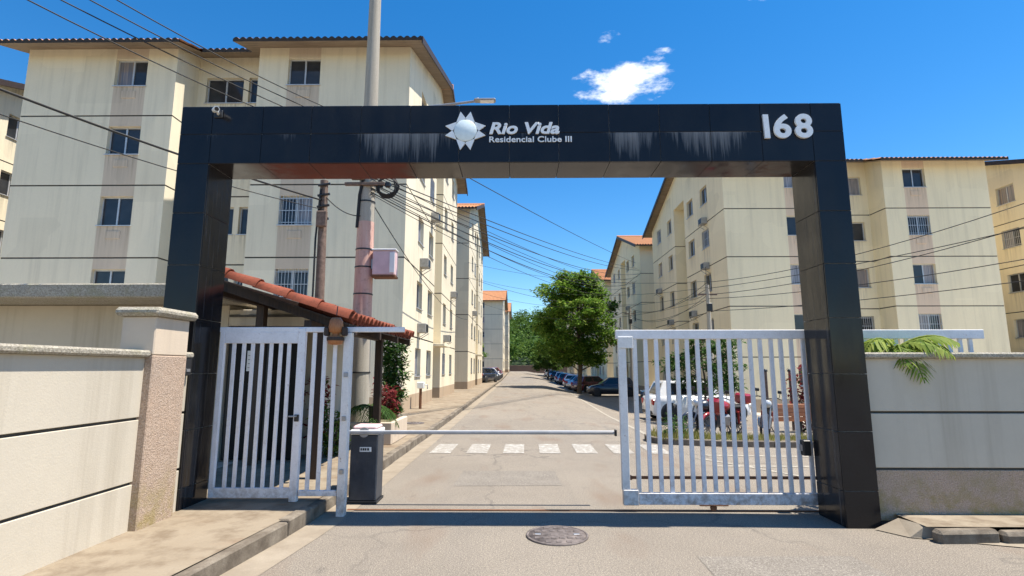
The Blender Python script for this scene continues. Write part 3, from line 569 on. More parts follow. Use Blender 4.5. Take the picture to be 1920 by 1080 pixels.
def roof_mesh(fine=True):
    m = MB(); step = .04 if fine else .08; xs = []; x = -.55
    while x <= BW + .55 + 1e-6: xs.append(x); x += step
    def prof(y): return RZ + (y + .8) * RY if y <= BD / 2 else RZ + (BD + .8 - y) * RY
    def rows(y0, y1, n):
        R_ = []
        for i in range(n): R_.append((y0 + (y1 - y0) * i / n, .03)); R_.append((y0 + (y1 - y0) * (i + 1) / n - .001, .0))
        return R_
    for side in (0, 1):
        for i in range(len(xs) - 1):
            xm = (xs[i] + xs[i + 1]) / 2; notch = (6.05 < xm < 7.95) and side == 0
            rr = rows(.5 if notch else -.8, BD / 2, 14 if fine else 7)
            if side == 1: rr = [(BD - y, h) for y, h in rows(-.8, BD / 2, 14 if fine else 7)]
            V = [(xx, y, prof(y) + h + corrug(xx)) for (y, h) in rr for xx in (xs[i], xs[i + 1])]
            m.idx(V, [(2 * q, 2 * q + 1, 2 * q + 3, 2 * q + 2) if side == 0 else (2 * q + 1, 2 * q, 2 * q + 2, 2 * q + 3) for q in range(len(rr) - 1)], 0, True)
            y0 = rr[0][0]; sgn = 1 if side == 0 else -1   # thickness at the eave
            m.face([(xs[i], y0, prof(y0) - .06), (xs[i + 1], y0, prof(y0) - .06), (xs[i + 1], y0, prof(y0) + .03 + corrug(xs[i + 1])), (xs[i], y0, prof(y0) + .03 + corrug(xs[i]))], 2)
    for (xa, xb, ya) in ((-.55, 6.05, -.8), (6.05, 7.95, .5), (7.95, BW + .55, -.8)): m.face([(xa, ya, prof(ya) - .06), (xa, BD / 2, prof(BD / 2) - .06), (xb, BD / 2, prof(BD / 2) - .06), (xb, ya, prof(ya) - .06)], 1)
    m.face([(-.55, BD + .8, RZ - .06), (BW + .55, BD + .8, RZ - .06), (BW + .55, BD / 2, prof(BD / 2) - .06), (-.55, BD / 2, prof(BD / 2) - .06)], 1)
    m.tube([(-.6, BD / 2, prof(BD / 2) + .06), (BW + .6, BD / 2, prof(BD / 2) + .06)], .13, 8, 0)
    return m.mesh('roof', [M['roof'], M['wood_soffit'], M['tile_end']])
M['tile_end'] = plain('blackened_tile_ends', (.035, .028, .024), .9, 0, .4, 12)
k = NM('soffit_boards'); g_ = k.noise(1, 4, .6, k.pos((1.5, 9, 9))); M['wood_soffit'] = k.done(k.mix(k.ramp(g_, .35, .7), (.20, .145, .10), (.30, .23, .165)), .8)
ROOF = roof_mesh(True)
_bld = {}
def apartment(hand, stuc, panel, frontpins=True):
    """hand +1: road side at local x=0, block extends to +x; -1: mirrored"""
    root = empty('apartment_building'); H = lambda x: x * hand; mats = [stuc, panel, M['groove_dark'], M['plinth']]
    wallmb = MB(); wins = []
    def seg(x0, y0, x1, y1, n, ops=(), pc=(), z1=BH):
        ln = math.hypot(x1 - x0, y1 - y0); d = ((x1 - x0) / ln, (y1 - y0) / ln)
        openings = [(s - wd / 2, s + wd / 2, za, zb) for (s, wd, zz) in ops for (za, zb) in zz]
        facade(wallmb, (H(x0), y0), (H(d[0]), d[1]), (H(n[0]), n[1]), ln, -.7, z1, openings, pc, .65)
        for (s, wd, zz) in ops:
            for (za, zb) in zz: wins.append((H(x0 + d[0] * s), y0 + d[1] * s, za, wd, zb - za, (H(n[0]), n[1])))
    fw = FRONT_Z; W1, W2 = 1.15, 1.05
    seg(0, 0, 5.5, 0, (0, -1), [(3.84, 1.17, fw)], [(3.84 - .585, 3.84 + .585)])
    seg(5.5, 0, 5.5, 1.3, (1, 0)); seg(5.5, 1.3, 8.5, 1.3, (0, -1), [(.62, .8, fw), (1.95, 1.45, fw)]); seg(8.5, 1.3, 8.5, 0, (-1, 0))
    seg(8.5, 0, BW, 0, (0, -1), [(1.66, 1.17, fw)], [(1.66 - .585, 1.66 + .585)])
    seg(BW, 0, BW, BD, (1, 0), [(2.9, 1.1, fw), (6, 1.1, fw), (10.2, 1.1, fw), (12.9, 1.1, fw)]); seg(BW, BD, 0, BD, (0, 1))
    # side that looks on the road, with its stair recess
    seg(0, 6.6, 0, 0, (-1, 0), [(6.6 - 2.95, W1, fw), (6.6 - 5.45, W1, fw)])
    seg(.7, 6.6, 0, 6.6, (0, 1)); seg(.7, 8.9, .7, 6.6, (-1, 0)); seg(0, 8.9, .7, 8.9, (0, -1))
    seg(0, BD, 0, 8.9, (-1, 0), [(BD - 10.1, W2, fw), (BD - 12.9, W2, fw)])
    top = lambda y: RZ + (y + .8) * RY - .065 if y <= BD / 2 else RZ + (BD + .8 - y) * RY - .065
    for xx in (0, BW): wallmb.face([(H(xx), 0, BH), (H(xx), BD, BH), (H(xx), BD, top(BD)), (H(xx), BD / 2, top(BD / 2)), (H(xx), 0, top(0))], 0)
    for (xa, xb, yy) in ((0, 5.5, 0), (5.5, 8.5, 1.3), (8.5, BW, 0)): wallmb.face([(H(xa), yy, BH), (H(xb), yy, BH), (H(xb), yy, top(yy)), (H(xa), yy, top(yy))], 0)
    for xx in (5.5, 8.5): wallmb.face([(H(xx), 0, BH), (H(xx), 1.3, BH), (H(xx), 1.3, top(1.3)), (H(xx), 0, top(0))], 0)
    wallmb.face([(H(0), 6.6, BH), (H(.7), 6.6, BH), (H(.7), 8.9, BH), (H(0), 8.9, BH)], 0)
    wallmb.build('wall', mats, root)
    rf = link('roof', ROOF, root, (0 if hand > 0 else -BW, 0, 0))
    # barge boards on the road side, downpipes
    for (ya, yb) in ((-.82, BD / 2), (BD + .82, BD / 2)):
        za, zb = RZ + (-.02 if ya < 0 or ya > BD else 0), RZ + (BD / 2 + .8) * RY
        m = MB(); x0, x1 = H(-.60), H(-.555); m.idx([(x0, ya, za - .16), (x1, ya, za - .16), (x1, ya, za + .10), (x0, ya, za + .10), (x0, yb, zb - .16), (x1, yb, zb - .16), (x1, yb, zb + .10), (x0, yb, zb + .10)], [(0, 1, 2, 3), (4, 7, 6, 5), (0, 4, 5, 1), (1, 5, 6, 2), (2, 6, 7, 3), (3, 7, 4, 0)]); o = m.build('barge_board', M['wood'], root)
    for (x, y) in ((.62, 7.0), (5.62, 1.22)): MB().tube([(H(x), y, 0), (H(x), y, 13.0)], .05, 8).build('downpipe', stuc, root)
    # stair door with a little porch slab in the recess
    MB().box(min(H(.66), H(.71)), max(H(.66), H(.71)), 7.3, 8.3, .15, 2.25).build('door', M['alu'], root); MB().cbox(min(H(-.5), H(.69)), max(H(-.5), H(.69)), 6.75, 8.75, 2.6, 2.72, .01).build('porch_slab', stuc, root)
    for (x, y, z, wd, ht, n) in wins:
        f, p, h, t = window_meshes(wd, ht); rz = math.atan2(n[0], -n[1])
        o = link('window', f, root, (x - n[0] * .15, y - n[1] * .15, z), (0, 0, rz))
        for s in (-1, 1): link('pane', p, o, (s * (h + .028), .004 + .008 * s, t + .001))
        if rng.random() < .14:
            key = ('g', round(wd, 3))
            if key not in _win:
                gm = MB(); nb_ = int(wd / .11)
                for q in range(nb_ + 1): xx = -wd / 2 + .02 + q * (wd - .04) / nb_; gm.box(xx - .007, xx + .007, -.14, -.127, .0, ht)
                for zz in (.1, ht / 2, ht - .1): gm.box(-wd / 2, wd / 2, -.129, -.117, zz - .01, zz + .01)
                _win[key] = gm.mesh('grille', M['alu'])
            link('grille', _win[key], o)
    if frontpins:
        for xw in (3.84, 10.16):
            for (za, zb) in FRONT_Z: MB().cbox(H(xw) - .26, H(xw) + .26, -.025, .01, za - .48, za - .20, .01).build('vent_panel', panel, root)
    return root
def place(root, x, y, z, label): root.location = (x, y, z); return tag(root, label, 'building', 'identical apartment blocks')
bl = apartment(-1, M['stucco_L'], M['panel_L']); br = apartment(1, M['stucco_R'], M['panel_R'])
LB = [(-3.90, 17.8, .0, 'weathered cream apartment block right behind the tiled guardhouse canopy'), (-3.55, 37.6, .0, 'second cream block along the driveway on the pole side'), (-2.75, 94., .45, 'far cream block with orange roof past the dark parked cars'), (-2.2, 115., .65, 'farthest cream block on the pole side, next to the wood')]
RB = [(10.9, 27.4, -.6, 'yellow cream apartment block behind the sliding gate'), (10.9, 46.9, -.6, 'second yellow cream block, its roof end rising behind the first'), (10.9, 66.4, -.55, 'third yellow block, orange roof just above the tree'), (10.9, 86., -.3, 'fourth yellow block hidden mostly by the big tree'), (10.9, 105.5, -.05, 'farthest yellow block on the parking side of the road')]
copies = [copy_tree(bl) for _ in LB[1:]]; copr = [copy_tree(br) for _ in RB[1:]]
for r_, s in zip([bl] + copies, LB): place(r_, *s)
for r_, s in zip([br] + copr, RB): place(r_, *s)
# a further block beyond the right one keeps the street closed at the frame's edge
x2 = copy_tree(br); place(x2, 28.5, 27.4, -.6, 'yellow cream block past the first one at the edge of view'); x3 = copy_tree(bl); place(x3, -22.5, 19.5, 0., 'cream block at the edge of view past the first')
M['ac_grey'] = plain('grimy_grey_case', (.34, .33, .31), .6, 0, .25, 8)
# air conditioners on the facades
def ac(loc, rz, label):
    t = empty('air_conditioner', loc, rz); tag(t, label, 'air conditioner', 'window air conditioners'); MB().cbox(-.27, .27, -.34, 0, 0, .36, .015).build('case', M['ac_grey'], t)
    MB().cbox(-.23, .23, -.352, -.341, .04, .32, .003).build('grille', M['black'], t)
    for s in (-1, 1): MB().tube([(s * .24, 0, -.25), (s * .24, -.38, -.01)], .014, 6).build('bracket', M['steel'], t)
ac((-3.9, 20.9, 5.55), R(90), 'air conditioner under the third-floor side window of the block by the pole'); ac((-3.9, 20.7, 2.95), R(90), 'air conditioner low on the side wall of the block by the pole'); ac((-3.9, 30.5, 5.6), R(90), 'air conditioner near the far corner of the block by the pole')
ac((10.9, 30.2, 9.85), R(-90), 'topmost air conditioner on the yellow block side wall'); ac((10.9, 30.2, 7.2), R(-90), 'middle air conditioner on the yellow block near its corner'); ac((10.9, 37.6, 4.6), R(-90), 'air conditioner beyond the stair recess of the yellow block'); ac((10.9, 32.7, 4.7), R(-90), 'air conditioner low beside the second window of yellow block')

ac((-3.9, 23.3, 8.15), R(90), 'air conditioner high on the cream block between its first side windows'); ac((-3.9, 27.9, 2.95), R(90), 'air conditioner beyond the stair recess of the cream block'); ac((-3.55, 41.0, 5.6), R(90), 'air conditioner on the second cream block side wall'); ac((10.9, 40.3, 7.2), R(-90), 'air conditioner near the far end of the first yellow block'); ac((10.9, 32.9, 2.0), R(-90), 'lowest air conditioner on the first yellow block'); ac((10.9, 52.0, 7.2), R(-90), 'air conditioner on the second yellow block side wall')

# ------------------------------------------------------------------ guardhouse and tiled canopy
M['doorway_dark'] = plain('dark_doorway_black', (.010, .009, .009), .6, 0, .3, 8, .2)  # black colour stands in for the unlit interior of the doorway
gh = empty('guardhouse', (-5, 9.6, .146)); tag(gh, 'low beige guardhouse with doors coloured black as doorway shade behind the pedestrian gate', 'guardhouse')
def ghb(name, x0, x1, y0, y1, z0, z1, mat, b=.01): o = MB().cbox(x0, x1, y0, y1, z0, z1, b).build(name, mat, gh); o.location = (5, -9.6, -.146); return o
ghb('wall', -10.5, -4.72, 8.6, 10.6, .13, 2.62, M['wall_smooth']); ghb('wall', -4.719, -3.46, 8.6, 10.6, 2.28, 2.545, M['wall_smooth']); ghb('wall', -4.719, -3.46, 9.3, 10.6, .13, 2.279, M['wall_smooth'])
ghb('wall_groove', -4.7, -3.47, 8.57, 8.6, 2.42, 2.46, M['groove_dark'], .004); ghb('roof_slab', -10.9, -4.45, 7.7, 10.9, 2.625, 2.84, M['cap'], .02)
d = ghb('door', -4.70, -4.06, 8.70, 8.74, .16, 2.27, M['doorway_dark']); ghb('door', -4.05, -3.48, 8.70, 8.74, .16, 2.27, M['doorway_dark'])
ghb('door_frame', -4.085, -4.025, 8.66, 8.70, .16, 2.27, M['black']); ghb('door_frame', -4.719, -4.66, 8.66, 8.70, .16, 2.27, M['black']); ghb('door_frame', -3.52, -3.46, 8.66, 8.70, .16, 2.27, M['black'])
po = ghb('poster', -4.42, -4.24, 8.690, 8.697, 1.55, 1.88, M['white'], .001)
for i in range(4): o = MB().box(-4.40, -4.27 - .02 * (i % 2), 8.686, 8.689, 1.60 + i * .065, 1.612 + i * .065).build('print_line', M['steel'], po)
cn = empty('tiled_canopy', (-3.5, 8.8, .146)); tag(cn, 'red clay tile canopy on dark posts over the pedestrian entrance', 'canopy')
def cnb(name, mb, mat): o = mb.build(name, mat, cn); o.location = (3.5, -8.8, -.146); return o
EX, EZ, CY0, CY1, SL = -2.20, 2.20, 6.80, 10.78, .335; UX = -4.25
def cz(x): return EZ + (EX - x) * SL
for (x, y) in ((-2.74, 7.35), (-2.70, 10.35), (-4.06, 8.35)): cnb('post', MB().cbox(x - .065, x + .065, y - .065, y + .065, .14, cz(x) - .16, .008), M['wood'])
for y in (7.05, 8.3, 9.5, 10.55):
    m = MB(); V = [(EX + .05, y - .04, EZ - .17), (EX + .05, y + .04, EZ - .17), (EX + .05, y + .04, EZ - .05), (EX + .05, y - .04, EZ - .05)]; V += [(UX, q[1], cz(UX) + (q[2] - EZ)) for q in V]
    m.idx(V, [(0, 1, 2, 3), (7, 6, 5, 4), (0, 4, 5, 1), (1, 5, 6, 2), (2, 6, 7, 3), (3, 7, 4, 0)]); cnb('rafter', m, M['wood'])
for x in (-2.74, -4.06): cnb('purlin', MB().cbox(x - .05, x + .05, CY0 + .08, CY1 - .06, cz(x) - .26, cz(x) - .165, .006), M['wood'])
a_s = math.atan(SL); nb = 14
for i in range(nb):   # boarding under the tiles
    x0 = EX + .02 - (EX - UX) * i / nb; x1 = EX + .02 - (EX - UX) * (i + 1) / nb + .006
    m = MB(); m.idx([(x0, CY0 + .02, cz(x0) - .05), (x0, CY1 - .02, cz(x0) - .05), (x1, CY1 - .02, cz(x1) - .05), (x1, CY0 + .02, cz(x1) - .05), (x0, CY0 + .02, cz(x0) - .03), (x0, CY1 - .02, cz(x0) - .03), (x1, CY1 - .02, cz(x1) - .03), (x1, CY0 + .02, cz(x1) - .03)], [(0, 1, 2, 3), (7, 6, 5, 4), (0, 4, 5, 1), (1, 5, 6, 2), (2, 6, 7, 3), (3, 7, 4, 0)]); cnb('board', m, M['wood'])
def tile_mesh(r0, r1, ln, th=.014, n=7, up=True):
    m = MB(); V = []
    for (x, r) in ((0, r0), (-ln, r1)):
        for rr in (r, r - th):
            for k in range(n + 1): t = math.pi * k / n; V.append((x, -rr * math.cos(t), rr * math.sin(t) * (1 if up else -1)))
    N = n + 1; F = []
    for k in range(n): F += [(k, k + 1, 2 * N + k + 1, 2 * N + k), (N + k, 3 * N + k, 3 * N + k + 1, N + k + 1), (k, N + k, N + k + 1, k + 1), (2 * N + k, 2 * N + k + 1, 3 * N + k + 1, 3 * N + k)]
    m.idx(V, F, 0, False); me = m.mesh('roof_tile', M['tile'])
    for p in me.polygons: p.use_smooth = abs(p.normal.x) < .5
    return me
tm = tile_mesh(.088, .072, .42); tmu = tile_mesh(.078, .085, .42, .012, 5, False)
rows_n = 6
for j in range(rows_n):
    for i in range(20):
        x = EX + .06 - j * .345 * math.cos(a_s) + rng.uniform(-.008, .008); y = CY0 + .12 + i * .198
        o = link('roof_tile', tm, cn, (x + 3.5, y - 8.8 + rng.uniform(-.004, .004), EZ + (EX - x) * SL + .045 + rng.uniform(0, .008) - .146), (0, a_s - .02, rng.uniform(-.015, .015)))
        if j < 2: link('channel_tile', tmu, cn, (x - .03 + 3.5, y + .099 - 8.8, EZ + (EX - x) * SL + .06 - .146), (0, a_s - .02, 0))
tr = tile_mesh(.125, .105, .47)
for j in range(5):
    for yy in (CY0 - .0, CY1 + .0):
        x = EX + .05 - j * .405; link('verge_tile', tr, cn, (x + 3.5, yy - 8.8, EZ + (EX - x) * SL + .035 - .146), (0, a_s - .025, rng.uniform(-.01, .01)))
# hanging wooden ornament at the canopy corner
t = empty('hanging_lantern', (-2.07, 6.02, 1.86)); tag(t, 'turned wooden lantern fixed on the top rail of the white gate', 'lantern')
MB().tube([(0, 0, .33), (0, .02, .44)], .006).build('hook', M['black'], t); MB().lathe([(.001, .31), (.05, .305), (.075, .27), (.085, .2), (.075, .145), (.04, .13), (.04, .105), (.085, .095), (.095, .05), (.08, .01), (.05, 0), (.001, 0)], 10).build('body', M['wood_light'], t)
MB().lathe([(.097, .085), (.1, .075), (.1, .055), (.097, .045)], 10).build('band', M['wood'], t)
for s in (-1, 1): MB().cbox(s * .10 - .03, s * .10 + .03, -.03, .03, .10, .20, .01).build('side_block', M['wood'], t)

# ------------------------------------------------------------------ poles, lamp, meter box, cables
pl = empty('utility_pole', (-3.43, 11.6, .14)); tag(pl, 'tall round concrete utility pole with faded pink lower half', 'utility pole')
def rad(z): return .225 - .0088 * z
MB().tube([(0, 0, z) for z in (4.7, 7, 9, 12.2)], [rad(z) for z in (4.7, 7, 9, 12.2)], 20).build('shaft', M['pole'], pl); MB().tube([(0, 0, z) for z in (0, 2.3)], [rad(z) + .001 for z in (0, 2.3)], 20).build('base_shaft', M['pole'], pl); MB().tube([(0, 0, z) for z in (2.3, 4.7)], [rad(z) + .003 for z in (2.3, 4.7)], 20).build('painted_sleeve', M['pole_pink'], pl)
for z in (1.35, 3.05, 3.65, 4.05, 5.15, 5.9): MB().tube([(0, 0, z), (0, 0, z + .03)], rad(z) + .012, 20).build('steel_band', M['black'], pl)
MB().tube([(-.16, -.13, 4.55), (-.12, -.17, 5.3), (-.02, -.20, 5.75)], .035, 8).build('riser_conduit', M['cable'], pl); MB().cbox(-.30, .0, -.30, -.19, 5.62, 5.86, .02).build('junction_box', M['old_wood'], pl)
for z in (5.5, 6.2, 7.05): MB().cbox(-.45, .45, -.24, -.16, z, z + .07, .008).build('cross_arm', M['old_wood'], pl)
t = empty('meter_box', (-2.95, 11.55, 3.56)); tag(t, 'faded pink meter box strapped to the utility pole', 'meter box'); MB().cbox(-.25, .25, -.14, .14, .05, .60, .02).build('case', M['pink_box'], t); MB().cbox(-.27, .27, -.16, .16, .60, .635, .008).build('lid', M['white'], t); MB().cbox(-.26, .26, -.15, .15, .0, .05, .008).build('base', M['rust'], t); MB().cbox(.13, .245, -.155, -.14, .10, .55, .006).build('side_strip', M['white'], t); MB().cbox(-.30, -.25, -.05, .05, .2, .42, .006).build('strap', M['steel'], t)
t = empty('cable_coil', (-2.93, 11.42, 5.62)); tag(t, 'black coil of spare cable hanging beside the utility pole', 'cable coil')
for q in range(4):
    n = 26; r_ = .19 + .018 * q; MB().tube([(r_ * math.cos(2 * math.pi * i / n + q) + .012 * math.sin(5 * i), .02 * q - .03 + .012 * math.cos(3 * i + q), r_ * 1.05 * math.sin(2 * math.pi * i / n + q)) for i in range(n + 1)], .017, 6).build('loop', M['cable'], t)
MB().tube([(-.30, 0, .05), (-.1, 0, .0)], .03, 6).build('tie', M['cable'], t); MB().cbox(-.05, .07, -.05, .05, -.02, .1, .02).build('splice_closure', M['black'], t)
t = empty('street_lamp', (-3.3, 11.6, 7.42)); tag(t, 'street lamp head on a long arm showing above the beam', 'street lamp'); MB().tube([(0, 0, 0), (.9, 0, .16), (1.9, 0, .27), (2.35, 0, .33)], .03, 8).build('arm', M['steel'], t); MB().cbox(2.28, 2.78, -.09, .09, .315, .365, .02).build('head', M['steel'], t); MB().cbox(2.42, 2.74, -.07, .07, .305, .315, .003).build('diffuser', M['white'], t); MB().tube([(2.36, 0, .365), (2.36, 0, .405)], .025, 8).build('photocell', M['white'], t)
t = empty('service_pole', (-4.20, 9.55 + 1.6, .14)); tag(t, 'thin weathered timber service pole standing above the canopy', 'pole'); MB().tube([(0, 0, 0), (-.02, 0, 3), (-.05, 0, 5.52)], [.11, .10, .085], 10).build('shaft', M['old_wood'], t)
for z in (4.6, 4.9, 5.15, 5.38): MB().tube([(-.14, -.1, z), (.12, -.1, z + .04)], .028, 6).build('insulator', M['black'], t)
MB().tube([(-.08, -.1, 5.3), (-.13, -.12, 4.2), (-.12, -.12, 3.0), (-.14, -.12, 2.6)], .022, 6).build('conduit', M['cable'], t); MB().cbox(-.13, .1, -.17, -.09, 4.45, 4.8, .02).build('junction_box', M['old_wood'], t)

def wire(name, a, b, sag, label, r=.013, n=22, cat='cable', group=None):
    a, b = Vector(a), Vector(b); P = []
    for i in range(n + 1): t = i / n; p = a.lerp(b, t); p.z -= 4 * sag * t * (1 - t); P.append(p)
    return tag(MB().tube(P, r, 5).build(name, M['cable']), label, cat, group)
# a street pole out of view carries the lines towards the pole
t = empty('street_pole', (-9.6, 2.2, 0)); tag(t, 'round concrete street pole outside the gate by the boundary wall', 'utility pole'); MB().tube([(0, 0, 0), (0, 0, 10)], [.2, .13], 14).build('shaft', M['pole'], t); MB().cbox(-.5, .5, -.05, .05, 7.4, 7.5, .008).build('cross_arm', M['old_wood'], t)
for i, (z0, z1) in enumerate(((6.75, 7.6), (6.95, 7.85), (6.55, 7.3), (7.15, 8.1))): wire('overhead_cable', (-3.55, 11.45, z0), (-9.6 + .2 * i, 2.2, z1), .35 + .05 * i, ['lowest', 'second lowest', 'second highest', 'highest'][(1, 2, 0, 3)[i]] + ' of four thin overhead cables sloping above the beam end', .010)
wire('service_cable', (-4.24, 11.1, 5.2), (-9.6, 2.2, 5.9), .25, 'thick black service cable from the street to the timber pole', .020); wire('service_cable', (-4.24, 11.1, 5.0), (-9.4, 2.2, 5.45), .3, 'thin service cable hanging under the thick one at the street', .009)
wire('service_cable', (-4.2, 11.1, 5.3), (-3.5, 11.45, 4.95), .12, 'short cable between timber pole and utility pole', .012, 10)
for i, (z0, z1, sg_, x1) in enumerate(((5.85, 10.3, .5, 10.85), (5.7, 10.0, .75, 10.85), (5.6, 9.8, 1.0, 10.85), (5.95, 10.6, .35, 10.85), (5.5, 9.5, 1.2, 10.85), (7.1, 11.2, .2, 10.85))):
    wire('overhead_cable', (-3.3, 11.45, z0), (x1, 47.2 + .25 * i, z1), sg_, ['second', 'third', 'fourth', 'topmost of the bundle, just over the second', 'lowest', 'single high'][i] + (' cable of the sagging bundle crossing the road' if i not in (3, 5) else ' cable crossing the road sky'), .014, 26)
for i in range(5): wire('overhead_cable', (-3.3, 11.42 - .03 * i, 5.45 + .11 * i), (10.85, 48.8 + .3 * i, 9.0 + .22 * i), 1.35 - .17 * i, ['lowest', 'second lowest', 'middle', 'second highest', 'highest'][i] + ' of five slack telephone lines drooping over the road', .009, 26)
wire('overhead_cable', (-3.55, 37.5, 8.0), (10.85, 48.5, 7.4), .8, 'thin cable slung across the road between the second blocks'); wire('overhead_cable', (-3.3, 11.5, 5.3), (-3.6, 37.5, 5.0), .7, 'cable running along the side wall of the cream block', .012)
wire('overhead_cable', (-2.75, 94, 9.0), (10.85, 66.5, 8.6), 1.0, 'far thin cable crossing the sky above the tree')
# lines on the parking side, from a pole out of view to one among the cars
t = empty('street_pole', (16.5, 8.5, 0)); tag(t, 'round concrete pole inside the street wall past the portal', 'utility pole'); MB().tube([(0, 0, 0), (0, 0, 9)], [.2, .13], 14).build('shaft', M['pole'], t); MB().cbox(-.5, .5, -.05, .05, 7.4, 7.5, .008).build('cross_arm', M['old_wood'], t)
def slim_pole(x, y, h, label):
    t = empty('utility_pole', (x, y, gz(x, y) - .02)); tag(t, label, 'utility pole'); MB().tube([(0, 0, 0), (0, 0, h)], [.13, .09], 12).build('shaft', M['pole'], t); MB().cbox(-.45, .45, -.05, .05, h - .5, h - .42, .008).build('cross_arm', M['old_wood'], t); MB().cbox(-.12, .14, -.2, -.09, h - 1.3, h - .9, .02).build('junction_box', M['black'], t)
slim_pole(9.15, 25.6, 6.2, 'slim concrete pole in front of the first yellow block corner'); slim_pole(9.4, 44.8, 7.2, 'slim concrete pole between the first two yellow blocks')
for i, (z0, z1) in enumerate(((5.4, 5.9), (4.9, 5.0), (4.3, 4.2), (5.7, 7.4), (5.1, 6.6))):
    wire('overhead_cable', (9.15, 25.5, z0), (16.5, 8.5, z1), (.35, .45, .3, .8, .7)[i], ['third highest', 'second lowest', 'lowest', 'highest', 'second highest'][i] + ' of five cables slanting across the yellow facade', .013)
    wire('overhead_cable', (9.15, 25.6, z0), (9.4, 44.7, z0 + .9), .5 + .1 * i, ['third highest', 'lower middle', 'lowest', 'highest', 'second highest'][i] + ' cable strung along the yellow blocks between the slim poles', .012, group='cables between the slim poles')
for i in range(4): wire('overhead_cable', (9.15, 25.5, 5.75 - .3 * i), (-2.9, 30 + i * 3, 7.6 - .4 * i), .5 + .2 * i, ['top', 'second', 'third', 'lowest'][i] + ' thin line crossing from the slim pole to the cream block', .008)
for i in range(2): wire('drop_cable', (9.15, 25.6, 5.5 - .3 * i), (10.85, 30.5 + 4 * i, 7.6 - 1.6 * i), .15, ['upper', 'lower'][i] + ' drop cable tied to the yellow block side wall', .012)

# ------------------------------------------------------------------ vegetation
def leaf(mb, p, size, rg, wid=.45, droop=0.):
    a = rg.uniform(0, 2 * math.pi); el = rg.uniform(-.9, .7) - droop; d = Vector((math.cos(a) * math.cos(el), math.sin(a) * math.cos(el), math.sin(el)))
    s = d.cross(Vector((rg.uniform(-.4, .4), rg.uniform(-.4, .4), 1))).normalized(); L_ = size * rg.uniform(.7, 1.3); q = Vector(p)
    nrm = s.cross(d) * L_ * .08
    mb.face([q, q + d * L_ * .5 + s * L_ * wid * .5 + nrm, q + d * L_, q + d * L_ * .5 - s * L_ * wid * .5 + nrm])
def clump(mb, c, r, n, size, rg, wid=.45, flat=1.):
    for _ in range(n):
        v = Vector((rg.gauss(0, 1), rg.gauss(0, 1), rg.gauss(0, 1))); v.normalize(); v *= r * (rg.random() ** .45); v.z *= flat; leaf(mb, Vector(c) + v, size, rg, wid)
def branch(mb, a, b, r0, r1, rg, n=4, wob=.1):
    a, b = Vector(a), Vector(b); ln = (b - a).length; P = [a.lerp(b, i / n) + (Vector((rg.uniform(-1, 1), rg.uniform(-1, 1), rg.uniform(-.5, .5))) * wob * ln if 0 < i < n else Vector()) for i in range(n + 1)]
    mb.tube(P, [r0 + (r1 - r0) * i / n for i in range(n + 1)], 7); return P
def tree(name, loc, h, rad_, label, cat, mat, n_clump, per, size, trunk_r, seed, layers=None, group=None, wid=.45, base=.30):
    rg = random.Random(seed); t = empty(name, loc); tr_ = MB(); cr = MB(); top = Vector((rg.uniform(-.2, .2), rg.uniform(-.2, .2), h * .82)); P = branch(tr_, (0, 0, -.05), top, trunk_r, trunk_r * .25, rg, 6, .02)
    for i in range(n_clump):
        u = (i + .5) / n_clump; z = h * (base + (1 - base) * (.05 + .92 * u)); a = i * 2.399 + rg.uniform(-.4, .4); prof = math.sin(math.pi * (.06 + .79 * (1 - u) ** .85)) ** .7
        rr = rad_ * prof * (rg.uniform(.35, 1.0) if i % 3 else rg.uniform(.8, 1.12)); c = Vector((rr * math.cos(a), rr * math.sin(a), z + rg.uniform(-.2, .2)))
        s0 = Vector((0, 0, min(h * .78, max(h * base * .8, z - rr * .45)))); branch(tr_, s0, c, trunk_r * .32, .015, rg, 3, .06)
        cl = rad_ * rg.uniform(.22, .40); clump(cr, c, cl, per, size, rg, wid, .62)
        for q in range(3): clump(cr, c + Vector((rg.uniform(-1, 1), rg.uniform(-1, 1), rg.uniform(-.5, .5))) * cl * 1.1, cl * .5, per // 4, size, rg, wid, .6)
    tr_.build('trunk', M['bark'], t); cr.build('crown', mat, t); return tag(t, label, cat, group)
tree('broadleaf_tree', (5.2, 46.5, -.6), 10.4, 3.35, 'big broadleaf tree spreading over the parked cars', 'tree', M['leaf_tree'], 62, 260, .30, .22, 5, wid=.55, base=.21)
tree('young_tree', (7.3, 21.0, -.55), 3.5, 1.45, 'young leafy tree standing beside the white car', 'tree', M['leaf_dark'], 20, 110, .19, .07, 8, base=.34)
tree('roadside_tree', (4.6, 84., -.2), 5.0, 2.3, 'light green tree farther down the row of parked cars', 'tree', M['leaf_light'], 24, 110, .42, .14, 11)
tree('roadside_tree', (-8, 80., .1), 6.0, 2.6, 'rounded green tree between the cream blocks', 'tree', M['leaf_tree'], 22, 110, .4, .14, 12)
tree('roadside_tree', (5.6, 108., .3), 5.5, 2.6, 'dark tree at the end of the parking row', 'tree', M['leaf_dark'], 24, 110, .5, .16, 13)
